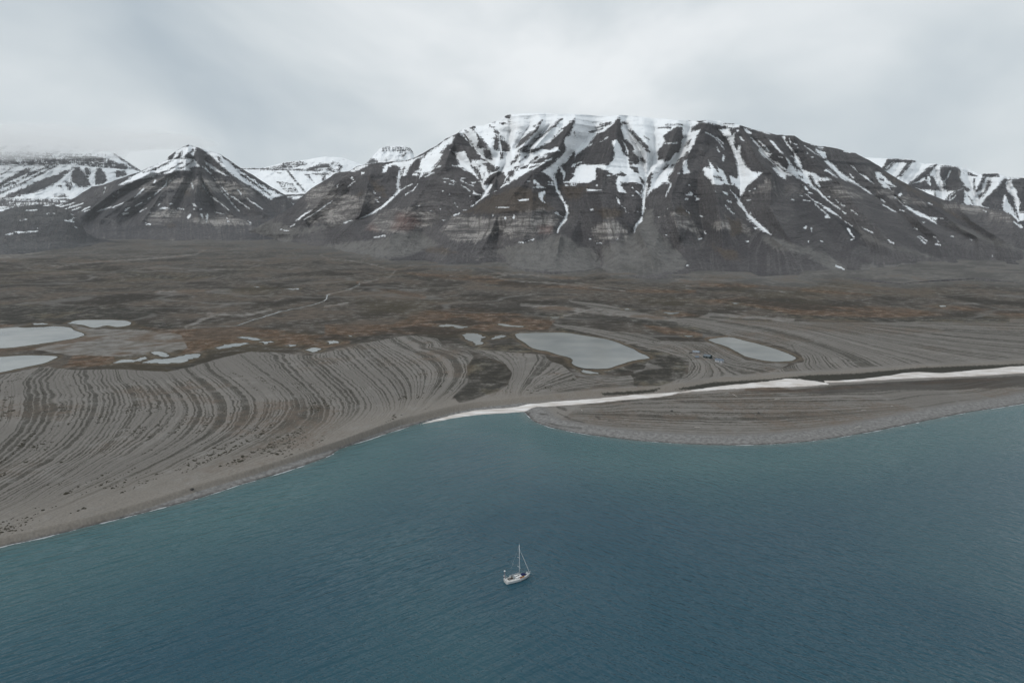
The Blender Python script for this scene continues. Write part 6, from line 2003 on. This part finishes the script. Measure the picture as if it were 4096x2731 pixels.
def person(loc, rz, k):
    root = empty('person', loc, rz, 'person in dark jacket and reddish trousers standing in the yacht cockpit', 'person')
    root.scale = (k, k, k)
    skin = plain('skin', (0.45, 0.27, 0.19), 0.6); jack = plain('dark_jacket', (0.015, 0.016, 0.022), 0.8); trou = plain('reddish_trousers', (0.16, 0.03, 0.025), 0.8); hairm = plain('dark_hair', (0.03, 0.02, 0.015), 0.7)
    J = {'pelvis': (0, 0, .92), 'waist': (0, 0, 1.08), 'chest': (.01, 0, 1.32), 'neck': (0, 0, 1.48), 'head': (.02, 0, 1.58), 'crown': (.02, 0, 1.74)}
    V = [J['pelvis'], J['waist'], J['chest'], J['neck'], J['head'], J['crown']]
    R = [.15, .14, .17, .065, .095, .075]
    E = [(0, 1), (1, 2), (2, 3), (3, 4), (4, 5)]
    def chain(start, items):
        p = start
        for c, r in items:
            V.append(c); R.append(r); E.append((p, len(V) - 1)); p = len(V) - 1
        return p
    for s in (-1, 1):
        chain(0, [((0, s * .10, .86), .10), ((.04, s * .11, .48), .07), ((0, s * .12, .10), .05), ((.06, s * .12, .04), .045), ((.17, s * .13, .03), .035)])
        w = chain(2, [((0, s * .18, 1.40), .075), ((.05, s * .24, 1.14), .052), ((.25, s * .20, 1.05), .038), ((.31, s * .19, 1.05), .036)])
        for f in range(4):
            chain(w, [((.37, s * (.155 + .022 * f), 1.05 + .004 * f), .010), ((.40 - .005 * abs(f - 1.5), s * (.155 + .022 * f), 1.02), .009)])
        chain(w, [((.34, s * .14, 1.06), .011), ((.37, s * .13, 1.05), .009)])
    me = bpy.data.meshes.new('body'); me.from_pydata(V, E, []); me.update()
    ob = bpy.data.objects.new('body', me); C.objects.link(ob); ob.parent = root
    md = ob.modifiers.new('skin', 'SKIN'); ob.modifiers.new('sub', 'SUBSURF').levels = 1
    for i, r in enumerate(R):
        sv = me.skin_vertices[0].data[i]; sv.radius = (r, r); sv.use_root = (i == 0)
    t = NT('clothing_and_skin')
    sep = t.n('ShaderNodeSeparateXYZ'); t.l(t.n('ShaderNodeTexCoord').outputs['Object'], sep.inputs[0])
    z = sep.outputs['Z']
    col = t.mix(t.ss(.89, .90, z), (0.16, 0.03, 0.025), (0.015, 0.016, 0.022))
    col = t.mix(t.ss(1.49, 1.50, z), col, (0.45, 0.27, 0.19))
    col = t.mix(t.ss(.08, .07, z), col, (0.02, 0.02, 0.02))
    hand = t.math('MULTIPLY', t.ss(.285, .29, sep.outputs['X']), t.ss(.9, .95, z))
    col = t.mix(hand, col, (0.45, 0.27, 0.19))
    t.bsdf(col, 0.75, 0.2)
    me.materials.append(t.m)
    bm = bmesh.new(); bmesh.ops.create_uvsphere(bm, u_segments=14, v_segments=8, radius=1)
    bmesh.ops.delete(bm, geom=[v for v in bm.verts if v.co.z < -.15 and v.co.x > -.3], context='VERTS')
    for v in bm.verts: v.co = (.0 + v.co.x * .115, v.co.y * .105, 1.67 + v.co.z * .12)
    hm = bpy.data.meshes.new('hair'); bm.to_mesh(hm); bm.free(); hm.materials.append(hairm)
    ho = bpy.data.objects.new('hair', hm); C.objects.link(ho); ho.parent = root
    for s in (-1, 1):
        ball('ear', (.02, s * .098, 1.63), (.025, .012, .035), skin, root)
        ball('eye', (.112, s * .035, 1.645), (.012, .014, .010), plain('eye_dark', (0.02, 0.02, 0.02)), root)
    ball('nose', (.122, 0, 1.615), (.02, .014, .022), skin, root)
    ball('mouth', (.112, 0, 1.572), (.01, .028, .007), plain('lips', (0.30, 0.10, 0.09)), root)
boat()
# ------------------------------------------------------------------ air: haze box and the low cloud that hides the far left top
def volume(name, density, col, aniso=0.2):
    m = bpy.data.materials.new(name); m.use_nodes = True
    nt = m.node_tree; nt.nodes.clear()
    o = nt.nodes.new('ShaderNodeOutputMaterial'); v = nt.nodes.new('ShaderNodeVolumePrincipled')
    v.inputs['Density'].default_value = density; v.inputs['Color'].default_value = col + (1,)
    v.inputs['Anisotropy'].default_value = aniso
    nt.links.new(v.outputs[0], o.inputs['Volume'])
    return m
HAZE = 2.0e-5
hz = box('haze', -17000, 17000, -1500, 11500, -60, 1500, volume('haze_air', HAZE, (0.93, 0.965, 1.0)))
tag(hz, 'thin even haze filling the air over the bay', kind='stuff')
def low_cloud(u, v, Y, rad, dens, label, seed):  # one low cloud, built as a lumpy closed volume
    x, y, z = [float(c) for c in at_depth(np.array(float(u)), np.array(float(v)), float(Y))]
    bm = bmesh.new(); bmesh.ops.create_icosphere(bm, subdivisions=5, radius=1)
    co = np.array([v_.co[:] for v_ in bm.verts])
    k = 1 + 0.55 * fbm(co[:, 0] * 2.6 + seed, co[:, 1] * 1.5 + co[:, 2] * 2.2, 4, seed)
    for v_, kk in zip(bm.verts, k): v_.co = (v_.co.x * rad[0] * kk, v_.co.y * rad[1] * kk, v_.co.z * rad[2] * kk)
    me = bpy.data.meshes.new('low_cloud'); bm.to_mesh(me); bm.free(); me.materials.append(volume('cloud_vapour', dens, (1, 1, 1), 0.0))
    ob = bpy.data.objects.new('low_cloud', me); C.objects.link(ob); ob.location = (x, y, z)
    tag(ob, label, kind='stuff')
low_cloud(-60, 560, 7050, (2100, 420, 170), 0.0019, 'low cloud hiding the top of the far left mountain', 3)
